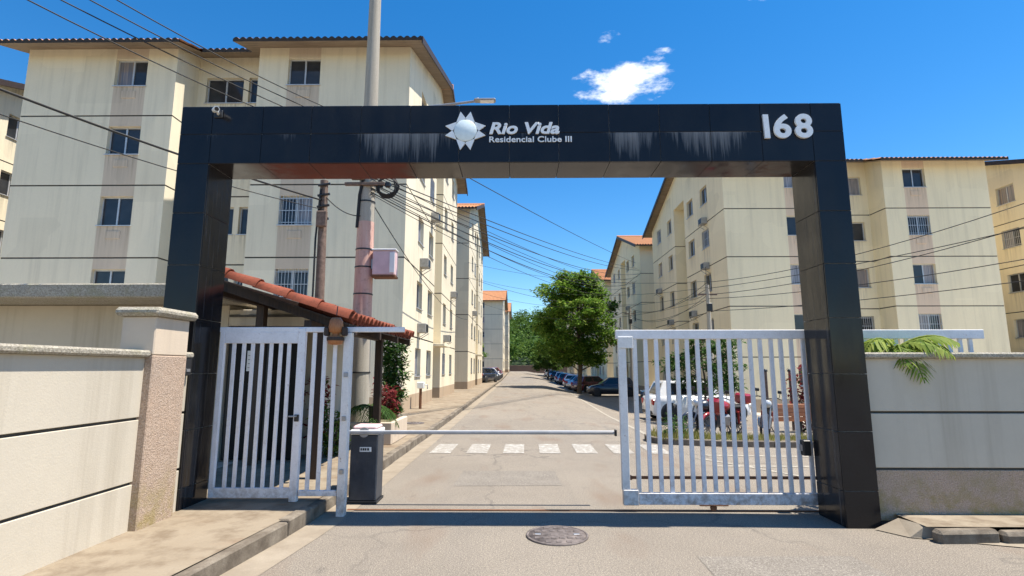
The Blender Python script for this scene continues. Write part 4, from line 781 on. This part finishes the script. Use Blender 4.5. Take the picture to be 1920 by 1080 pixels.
# hill and wood at the end of the road
def hz(x, y): return 23 * math.exp(-((y - 300) / 90) ** 2) * (.8 + .25 * math.sin(x * .021 + 1.2) + .12 * math.sin(x * .067)) + .8
g = MB(); XS = frange(-400, 400, 50); YY = frange(150, 420, 24); V = [(x, y, hz(x, y) - (.9 if y < 151 else 0)) for y in YY for x in XS]; nx = len(XS); g.idx(V, [(j * nx + i, j * nx + i + 1, (j + 1) * nx + i + 1, (j + 1) * nx + i) for j in range(len(YY) - 1) for i in range(nx - 1)], 0, True)
tag(g.build('hill', M['hill']), 'low wooded hill closing the end of the road', 'hill', kind='structure')
g = MB(); rg = random.Random(21)
for i in range(420):
    x = rg.gauss(6, 26); y = rg.uniform(152, 290); z = hz(x, y); hh = rg.uniform(4, 8)
    for q in range(4): clump(g, (x + rg.uniform(-2, 2), y + rg.uniform(-2, 2), z + hh * (.25 + .22 * q)), hh * .36, 24, 1.2, rg, .6, .8)
tag(g.build('forest', M['leaf_forest']), 'dense green wood covering the hill at the end of the road', 'forest', kind='stuff')
tag(MB().cbox(-8, 30, 138, 138.3, .4, 2.3, .02).build('end_wall', M['old_wood']), 'long dark wall closing the road before the wood', 'wall')
# shrubs by the canopy
def shrub(name, loc, h, r, label, mat, n, size, seed, wid=.4, stems=4, cat='shrub'):
    rg = random.Random(seed); t = empty(name, loc); s = MB(); f = MB()
    for q in range(stems):
        a = 2 * math.pi * q / stems + rg.random(); P = branch(s, (rg.uniform(-.05, .05), rg.uniform(-.05, .05), -.02), (r * .5 * math.cos(a), r * .5 * math.sin(a), h * rg.uniform(.7, .95)), .022, .006, rg, 5, .05)
        for p in P[1:]: clump(f, p, r * .5, n // (stems * 5), size, rg, wid, 1.1)
    s.build('stem', M['bark'], t); f.build('foliage', mat, t); return tag(t, label, cat)
shrub('tall_shrub', (-3.36, 14.6, .146), 2.4, .42, 'tall narrow dark green shrub beside the canopy post', M['leaf_dark'], 2800, .15, 3, stems=5); shrub('red_shrub', (-3.22, 13.2, .146), 1.15, .40, 'red-leaved shrub at the foot of the tall green shrub', M['leaf_red'], 500, .17, 4, .3)
shrub('red_shrub', (-3.6, 9.5, .146), 1.25, .35, 'red-leaved bush behind the narrow barred panel', M['leaf_red'], 420, .16, 5, .35); shrub('green_bush', (-3.15, 9.2, .146), .72, .34, 'light green low bush seen through the pedestrian gate', M['leaf_light'], 480, .15, 6, .3)
shrub('red_shrub', (9.1, 17.2, -.5), 2.2, .7, 'red-flowering bush inside the gate next to the numbered column', M['leaf_red'], 900, .16, 7, .5)
def frond(mb, stem, base, ang, ln, rise, droop, nl, lw, ll, rg):
    d = Vector((math.cos(ang), math.sin(ang), 0)); P = []
    for i in range(9): t = i / 8; P.append(Vector(base) + d * ln * t * (1 - .12 * t) + Vector((0, 0, rise * t - droop * t * t)))
    stem.tube(P, [.014 * (1 - .8 * i / 8) + .003 for i in range(9)], 5); side = Vector((-d.y, d.x, 0))
    for i in range(nl):
        t = .12 + .88 * i / nl; f = t * 8; k = min(7, int(f)); p = P[k].lerp(P[k + 1], f - k); tang = (P[k + 1] - P[k]).normalized(); L_ = ll * (math.sin(math.pi * min(1, .2 + .75 * t))) * rg.uniform(.85, 1.1)
        for s in (-1, 1):
            o = (side * s * .8 + tang * .55 + Vector((0, 0, -.25 - .3 * rg.random()))).normalized(); w_ = tang * lw; mid = p + o * L_ * .5 + Vector((0, 0, .02)); tip = p + o * L_ + Vector((0, 0, -.12 * L_))
            mb.face([p - w_ * .5, mid - w_, tip, mid + w_]); 
def palm(name, loc, trunk_h, nf, ln, label, mat, seed, rise=.55, droop=1.15, ll=.42, lw=.016, nl=26):
    rg = random.Random(seed); t = empty(name, loc); s = MB(); f = MB(); tk = MB()
    tk.tube([(0, 0, -.05), (.02, 0, trunk_h * .5), (0, 0, trunk_h)], [.09, .07, .06], 10); tk.build('trunk', M['bark'], t)
    for i in range(nf): frond(f, s, (0, 0, trunk_h - .03), i * 2.4 + rg.uniform(-.25, .25), ln * rg.uniform(.8, 1.1), rise * rg.uniform(.6, 1.4), droop * rg.uniform(.7, 1.1), nl, lw, ll, rg)
    s.build('frond_rib', mat, t); f.build('frond_leaf', mat, t); return tag(t, label, 'palm')
palm('garden_palm', (4.28, 6.13, 0), 1.84, 11, .60, 'yellowing garden palm leaning over the grooved street wall', M['leaf_palm'], 31, .40, .62, .30, .022, 16)
palm('garden_palm', (-2.95, 10.9, .146), .7, 8, .8, 'small dark green palm in the bed under the canopy', M['leaf_dark'], 32, .35, .65, .3, .014, 18)
t = empty('planter', (-2.85, 11.2, .146)); tag(t, 'low rendered planter bed at the canopy edge', 'planter'); MB().cbox(-.55, .42, -.75, -.65, 0, .42, .015).build('front_wall', M['panel_L'], t); MB().cbox(.32, .42, -.64, .7, 0, .42, .015).build('side_wall', M['panel_L'], t); MB().cbox(-.55, .319, -.649, .7, 0, .34, .01).build('soil', M['dirt'], t)

# grass island with kerb
isl = MB(); pts = []; 
for i in range(28):
    a = 2 * math.pi * i / 28; cx = 6.5; x = cx + 3.6 * (abs(math.cos(a)) ** .5) * (1 if math.cos(a) > 0 else -1); y = 12.35 + .72 * (abs(math.sin(a)) ** .6) * (1 if math.sin(a) > 0 else -1); pts.append((x, y))
it = empty('grass_island', (6.5, 12.35, 0)); tag(it, 'kerbed island of dry grass in front of the motorcycles', 'planting island')
V = [(x - 6.5, y - 12.35, gz(x, y) + .10) for x, y in pts]; isl.face(V); isl.build('soil', M['dirt'], it)
for i in range(28):
    (x0, y0), (x1, y1) = pts[i], pts[(i + 1) % 28]; ln = math.hypot(x1 - x0, y1 - y0); 
    if ln < .03: continue
    n = max(1, round(ln / .6))
    for q in range(n):
        t0 = (q + .5) / n; x, y = x0 + (x1 - x0) * t0, y0 + (y1 - y0) * t0; l_ = ln / n
        o = link('kerb_stone', kb, it, (x - 6.5, y - 12.35, gz(x, y) - .02), (0, 0, math.atan2(-(x1 - x0), y1 - y0))); o.scale = (.9, l_, 1)
g = MB(); rg = random.Random(77)
for i in range(4200):
    x, y = rg.uniform(3.0, 10.0), rg.uniform(11.72, 12.98); z = gz(x, y) + .10; h = rg.uniform(.05, .16) * (1.7 if x < 4.1 and rg.random() < .6 else 1); a = rg.uniform(0, 6.28); lx, ly = math.cos(a) * h * .5, math.sin(a) * h * .5
    g.face([(x - .008 - 6.5, y - 12.35, z), (x + .008 - 6.5, y - 12.35, z), (x + lx - 6.5, y + ly - 12.35, z + h)])
o = g.build('grass', M['grass'], it); o['kind'] = 'stuff'
shrub('low_bush', (3.55, 12.4, gz(3.55, 12.4) + .08), .38, .42, 'scruffy low bush on the corner of the grass island', M['leaf_dark'], 420, .10, 41, .35)

# ------------------------------------------------------------------ vehicles
def carpaint(name, col, metal=.0):
    k = NM(name); f = k.noise(300, 2, .5); k.p.inputs['Coat Weight'].default_value = .8; k.p.inputs['Coat Roughness'].default_value = .05
    return k.done(k.mix(k.ramp(f, .3, .7, 0, .25), col, tuple(min(1, c * 1.25 + .004) for c in col)), .35, metal)
PAINT = {n: carpaint('car_paint_' + n, c, m_) for n, c, m_ in (('white', (.80, .80, .80), 0), ('black', (.010, .012, .022), 0), ('red', (.30, .012, .018), .0), ('silver', (.42, .43, .45), .6), ('maroon', (.11, .010, .018), .1), ('blue', (.02, .045, .13), .2), ('grey', (.10, .105, .115), .4))}
M['lamp_red'] = plain('tail_lamp', (.35, .01, .012), .2, 0, .1); M['lamp_clear'] = plain('head_lamp', (.62, .64, .66), .12, .2, .1); M['rim'] = plain('alloy_rim', (.40, .41, .43), .35, .8, .1)
_wheel = {}
def wheel_meshes(r, wd):
    if (r, wd) not in _wheel:
        ty = MB().lathe([(r * .62, -wd / 2), (r * .93, -wd / 2), (r, -wd * .35), (r, wd * .35), (r * .93, wd / 2), (r * .62, wd / 2)], 22, 0, 'Y').mesh('tyre', M['rubber']); rm = MB(); rm.lathe([(r * .64, -wd * .42), (r * .64, -wd * .36), (r * .5, -wd * .25), (.0001, -wd * .3)], 20, 0, 'Y'); rm.lathe([(r * .64, wd * .42), (r * .64, wd * .36), (r * .5, wd * .25), (.0001, wd * .3)], 20, 0, 'Y')
        for q in range(5):
            a = 2 * math.pi * q / 5; T_ = Matrix.Rotation(a, 4, 'Y')
            for s in (-1, 1): rm.box(-.035, .035, s * wd * .42 - .012, s * wd * .42 + .012, .03, r * .62, 0, T_)
        _wheel[(r, wd)] = (ty, rm.mesh('rim', M['rim']))
    return _wheel[(r, wd)]
def car_proto(kind, paint, name):
    """nose towards +x, origin on the ground"""
    t = empty(name); S = {'hatch': dict(L=3.95, W=1.68, H=1.47, hood=.92, belt=.93, a=(.62, 1.02, -.75, -1.62), roof=(.30, -1.35), tail=-1.80), 'sedan': dict(L=4.35, W=1.72, H=1.46, hood=.90, belt=.93, a=(.55, 1.05, -.8, -1.55), roof=(.25, -.95), tail=-1.55), 'suv': dict(L=4.3, W=1.80, H=1.66, hood=1.02, belt=1.04, a=(.55, .95, -.8, -1.9), roof=(.25, -1.6), tail=-2.0)}[kind]
    L_, W, H, hood, belt = S['L'], S['W'] / 2, S['H'], S['hood'], S['belt']; n0, n1 = L_ / 2, -L_ / 2; cowl = S['a'][1]; tail = S['tail']; trunk = .95 if kind == 'sedan' else belt
    secs = [(n0, .34, .52, .62), (n0 - .06, .22, .64, .80), (n0 - .25, .19, hood - .16, .93), (n0 - .6, .18, hood - .06, .98), (cowl, .18, hood + .02, 1.0), (cowl - .3, .18, belt, 1.0), (0, .18, belt, 1.0), (-.9, .18, belt, 1.0), (tail + .15, .19, trunk, .99), (n1 + .28, .20, trunk - (.02 if kind == 'sedan' else .0), .95), (n1 + .06, .26, trunk - (.10 if kind == 'sedan' else .06), .86), (n1, .36, .62, .74)]
    V = []; F = []
    for (x, zb, zt, k) in secs:
        w_ = W * k; h = zt - zb; ring = [(0, zb), (w_ * .86, zb), (w_ * .97, zb + h * .12), (w_, zb + h * .45), (w_ * .985, zb + h * .72), (w_ * .93, zb + h * .95), (w_ * .84, zt), (w_ * .4, zt + .018), (0, zt + .022)]
        ring = ring + [(-y, z) for (y, z) in ring[-2:0:-1]]; V += [(x, y, z) for (y, z) in ring]
    N = 16
    for i in range(len(secs) - 1):
        for q in range(N): F.append((i * N + q, (i + 1) * N + q, (i + 1) * N + (q + 1) % N, i * N + (q + 1) % N))
    F.append(tuple(range(N))); F.append(tuple(range((len(secs) - 1) * N, len(secs) * N))[::-1]); m = MB(); m.idx(V, F, 0, True); b = m.build('body', paint, t, weld=True)
    rf, rb = S['roof']; base_f, base_b = cowl, (n1 + .25 if kind != 'sedan' else -1.5); yb, yr = W * .86, W * .66
    zb_ = belt - .01; zr = H
    A = lambda x, y, z: Vector((x, y, z)); m = MB()
    # roof panel with rounded edge, and pillars as the faces between windows
    roofp = [A(rf, -yr, zr - .04), A(rf, yr, zr - .04), A(rb, yr, zr - .03), A(rb, -yr, zr - .03)]; mid = [A(rf - .25, -yr * .8, zr), A(rf - .25, yr * .8, zr), A(rb + .2, yr * .8, zr), A(rb + .2, -yr * .8, zr)]
    basep = [A(base_f, -yb, zb_), A(base_f, yb, zb_), A(base_b, yb, zb_), A(base_b, -yb, zb_)]
    m.idx(roofp + mid + basep, [(4, 5, 6, 7), (0, 1, 5, 4), (1, 2, 6, 5), (2, 3, 7, 6), (3, 0, 4, 7), (8, 9, 1, 0), (9, 10, 2, 1), (10, 11, 3, 2), (11, 8, 0, 3)], 0, False); m.build('cabin', paint, t, weld=True)
    def pane(nm, q, u0, u1, v0, v1, off=.006):
        a, b_, c, d = q; P = lambda u, v: (a.lerp(b_, u)).lerp(d.lerp(c, u), v); nrm = (b_ - a).cross(d - a).normalized(); ctr = (a + b_ + c + d) / 4
        if nrm.dot(ctr - A(0, 0, .9)) < 0: nrm = -nrm
        mm = MB(); mm.face([P(u, v) + nrm * off for (u, v) in ((u0, v0), (u1, v0), (u1, v1), (u0, v1))]); return mm.build(nm, M['dark_glass'], t)
    fr = (basep[0], basep[1], roofp[1], roofp[0]); bk = (basep[2], basep[3], roofp[3], roofp[2]); pane('windscreen', fr, .06, .94, .06, .93); pane('rear_window', bk, .10, .90, .12, .88)
    for s in (1, -1):
        q = (basep[1], basep[2], roofp[2], roofp[1]) if s > 0 else (basep[0], basep[3], roofp[3], roofp[0]); pane('side_window', q, .10, .50, .10, .90); pane('side_window', q, .54, .88 if kind != 'sedan' else .84, .10, .90)
        MB().cbox(cowl - .30, cowl - .12, s * W * .9 + (0 if s > 0 else -.2), s * W * .9 + (.2 if s > 0 else 0), belt, belt + .13, .03).build('mirror', paint, t); MB().cbox(n0 - .22, n0 - .04, s * W * .72 - .16, s * W * .72 + .16, .58, .72, .03).build('headlight', M['lamp_clear'], t); MB().cbox(n1 + .005, n1 + .12, s * W * .72 - .12, s * W * .72 + .12, .66, .90, .03).build('tail_light', M['lamp_red'], t)
        for xd in (.28, -.55): MB().cbox(xd - .08, xd + .08, s * W * 1.0 - .012, s * W * 1.0 + .012, belt - .17, belt - .14, .004).build('door_handle', paint, t)
    MB().cbox(n0 - .1, n0 + .012, -W * .62, W * .62, .30, .44, .02).build('front_grille', M['black'], t); MB().cbox(n1 - .02, n1 + .1, -W * .70, W * .70, .30, .42, .02).build('rear_bumper', M['black'], t); MB().cbox(n1 - .012, n1 + .02, -.2, .2, .52, .62, .003).build('number_plate', M['white'], t)
    r = .31 if kind != 'suv' else .35; ty, rm = wheel_meshes(r, .19)
    for x in (n0 - .72, n1 + .70):
        for s in (1, -1):
            MB().lathe([(r + .06, s * (W * .94)), (r + .06, s * (W + .004)), (.0001, s * (W + .004))], 20, 0, 'Y', (x, 0, r + .02)).build('wheel_arch', M['black'], t); o = link('wheel', ty, t, (x, s * (W - .075), r)); link('rim', rm, o)
    return t
def park(proto, x, y, heading, label, first=False, z=None):
    o = proto if first else copy_tree(proto); o.location = (x, y, gz(x, y) + .002 if z is None else z); o.rotation_euler = (0, 0, R(heading)); return tag(o, label, 'car', 'parked cars')
cw = car_proto('suv', PAINT['white'], 'parked_car'); park(cw, 7.65, 23.6, 5, 'white tall car parked behind the motorcycles', True)
ck = car_proto('hatch', PAINT['black'], 'parked_car'); park(ck, 7.4, 43.0, 178, 'black hatchback standing side-on under the tree', True)
cr_ = car_proto('hatch', PAINT['red'], 'parked_car'); park(cr_, 7.0, 67.5, 60, 'bright red hatchback past the tree trunk', True)
cm = car_proto('hatch', PAINT['maroon'], 'parked_car'); park(cm, 6.9, 50.5, 30, 'maroon hatchback right behind the black one', True)
cs_ = car_proto('sedan', PAINT['silver'], 'parked_car'); park(cs_, 6.7, 74.5, 62, 'silver sedan beyond the red hatchback', True)
cg = car_proto('sedan', PAINT['grey'], 'parked_car'); park(cg, 7.0, 58.0, 35, 'dark grey sedan between the maroon and red cars', True)
cb = car_proto('hatch', PAINT['blue'], 'parked_car'); park(cb, 10.2, 36.2, 178, 'dark blue hatchback close to the yellow block wall', True, z=-.598)
wh = car_proto('hatch', PAINT['white'], 'parked_car'); park(wh, 6.6, 82.0, 75, 'white hatchback farther down the row on the tree side', True)
park(cs_, 6.9, 54.4, 34, 'silver sedan squeezed between maroon and grey cars'); park(wh, 6.9, 62.4, 45, 'white hatchback between the grey sedan and red hatchback'); park(ck, 6.8, 71.0, 60, 'black hatchback between the red and silver cars'); park(cb, 6.7, 78.3, 66, 'dark blue hatchback between the silver and white cars')
park(ck, 6.6, 90, 70, 'small dark car after the white hatchback in the far row'); park(cs_, 6.4, 99, 75, 'silver car near the far end of the tree side row'); park(wh, 6.2, 109, 78, 'white car at the far end of the tree side row')
for (pr, y, lb) in ((ck, 55.2, 'black hatchback, nearest of the cars angled along the pavement'), (cg, 58.6, 'dark grey sedan next after the nearest angled black hatchback'), (cb, 62.0, 'dark blue hatchback third of the cars angled along the pavement'), (wh, 65.4, 'white hatchback among the dark cars angled along the pavement'), (cm, 68.8, 'maroon hatchback just past the white angled one'), (ck, 72.2, 'black hatchback between maroon and red ones on the pavement'), (cr_, 75.8, 'red hatchback near the end of the angled pavement row'), (cg, 79.6, 'dark sedan last in the angled pavement row')): park(pr, -3.55 if pr is not cg else -3.75, y, 70, lb)
for o in [x for x in COL.objects if x.get('group') == 'parked cars' and x.location.x < 0]: o.location.z = .15 + gz(-3, o.location.y)

def moto(loc, heading, colname, label, lean=-7):
    t = empty('motorcycle', loc, R(heading)); t.rotation_euler = (R(lean), 0, R(heading)); pc = PAINT[colname]
    for x in (.66, -.62):
        w_ = MB(); n = 22; P = [(x + .265 * math.cos(2 * math.pi * i / n), 0, .31 + .265 * math.sin(2 * math.pi * i / n)) for i in range(n + 1)]; w_.tube(P, .05, 8, 0, False); o = w_.build('wheel', M['rubber'], t)
        s = MB()
        for q in range(6): a = math.pi * q / 6; s.box(-.225, .225, -.012, .012, -.010, .010, 0, Matrix.Translation((x, 0, .31)) @ Matrix.Rotation(a, 4, 'Y'))
        s.lathe([(.05, -.05), (.05, .05)], 12, 0, 'Y', (x, 0, .31)); s.build('spokes', M['rim'], o)
    for s in (-1, 1): MB().tube([(.66, s * .075, .31), (.50, s * .075, .72), (.42, s * .07, .98)], .022, 8).build('fork', M['steel'], t); MB().tube([(-.62, s * .09, .31), (-.15, s * .10, .38)], .02, 6).build('swingarm', M['black'], t); MB().tube([(-.5, s * .11, .35), (-.42, s * .12, .66)], .03, 8).build('shock', M['red_spring'], t)
    MB().tube([(.40, 0, .95), (.1, 0, .72), (-.1, 0, .40), (.25, 0, .33)], .03, 8).build('frame', M['black'], t); MB().cbox(-.12, .28, -.13, .13, .28, .60, .05).build('engine', M['steel'], t)
    m = MB(); m.lathe([(.001, -.30), (.10, -.27), (.15, -.1), (.16, .08), (.11, .26), (.001, .30)], 12, 0, 'X', (.16, 0, .80)); m.build('tank', pc, t); MB().cbox(-.72, -.10, -.12, .12, .73, .83, .04).build('seat', M['rubber'], t); MB().cbox(-.82, -.40, -.09, .09, .62, .73, .03).build('tail_panel', pc, t); MB().cbox(-.87, -.80, -.06, .06, .66, .73, .01).build('tail_light', M['lamp_red'], t)
    MB().tube([(.30, -.36, 1.02), (.36, -.22, 1.06), (.40, 0, 1.03), (.36, .22, 1.06), (.30, .36, 1.02)], .015, 6).build('handlebar', M['black'], t); MB().lathe([(.09, .44), (.10, .50), (.075, .56), (.001, .57)], 14, 0, 'X', (0, 0, .90)).build('headlight', M['lamp_clear'], t)
    for s in (-1, 1): MB().tube([(.33, s * .25, 1.05), (.36, s * .27, 1.20)], .008, 6).build('mirror_stalk', M['black'], t); MB().cbox(.33, .36, s * .27 - .06, s * .27 + .06, 1.18, 1.26, .01).build('mirror', M['black'], t)
    n = 8; MB().tube([(.66 + .33 * math.cos(a), 0, .31 + .33 * math.sin(a)) for a in [R(20 + 130 * i / n) for i in range(n + 1)]], .045, 6).build('front_fender', pc, t); MB().tube([(.15, -.14, .30), (-.3, -.16, .28), (-.75, -.17, .42)], [.025, .04, .05], 8).build('exhaust', M['rim'], t); MB().tube([(0, .12, .30), (.02, .30, .02)], .014, 6).build('kickstand', M['black'], t)
    if colname in ('red', 'blue'): MB().cbox(.30, .58, -.20, .20, .62, 1.02, .07).build('fairing', pc, t); MB().cbox(-.95, -.62, -.17, .17, .84, 1.12, .05).build('top_box', pc if colname == 'red' else M['black'], t)
    return tag(t, label, 'motorcycle', 'motorcycles parked behind the island')
M['red_spring'] = plain('shock_spring', (.3, .02, .02), .4, 0, .1)
def mloc(x, y): return (x, y, gz(x, y) + .004)
moto(mloc(4.95, 14.3), 205, 'black', 'black motorcycle nearest the white car\'s rear corner'); moto(mloc(5.35, 14.4), 215, 'red', 'red motorcycle in the middle of the parked bikes'); moto(mloc(6.35, 14.2), 245, 'black', 'black motorcycle between the red one and the orange bench'); moto(mloc(8.75, 14.3), 225, 'blue', 'dark blue motorcycle next to the portal column, past the bench'); moto(mloc(9.6, 14.8), 240, 'maroon', 'maroon motorcycle beyond the dark blue one')
# orange bench
bx_, by_ = 7.35, 15.2; t = empty('garden_bench', mloc(bx_, by_), R(4)); tag(t, 'orange plank bench standing among the motorcycles', 'bench')
for i in range(4): MB().cbox(-.68, .68, -.20 - i * .012, -.175 - i * .012, .42 + i * .115, .525 + i * .115, .006).build('back_slat', M['orange'], t)
for i in range(3): MB().cbox(-.68, .68, -.16 + i * .13, -.05 + i * .13, .40, .43, .006).build('seat_slat', M['orange'], t)
for x in (-.58, .58): MB().cbox(x - .03, x + .03, -.25, -.19, 0, .85, .006).build('back_leg', M['black'], t); MB().cbox(x - .03, x + .03, .16, .21, 0, .40, .006).build('front_leg', M['black'], t)
# two slim posts in the bed behind the bench
for i, (x, y) in enumerate(((8.2, 18.0), (9.0, 18.0))):
    t = empty('garden_post', mloc(x, y)); tag(t, ['dark slim post rising behind the orange bench', 'dark slim post behind the bench, the one nearer the column'][i], 'post'); MB().tube([(0, 0, 0), (0, 0, 1.9)], .05, 8).build('shaft', M['old_wood'], t); MB().lathe([(.07, 1.9), (.07, 1.96), (.001, 2.0)], 10).build('cap', M['black'], t)
# standpipe by the side wall of the cream block
t = empty('standpipe', (-3.55, 19.6, .146)); tag(t, 'dark standpipe with white valve box by the cream block wall', 'standpipe'); MB().tube([(0, 0, 0), (0, 0, .75)], .05, 8).build('pipe', M['rust'], t); MB().cbox(-.13, .13, -.1, .1, .72, .95, .02).build('valve_box', M['white'], t); MB().tube([(.13, 0, .85), (.25, 0, .85), (.25, 0, .7)], .02, 6).build('spout', M['steel'], t)
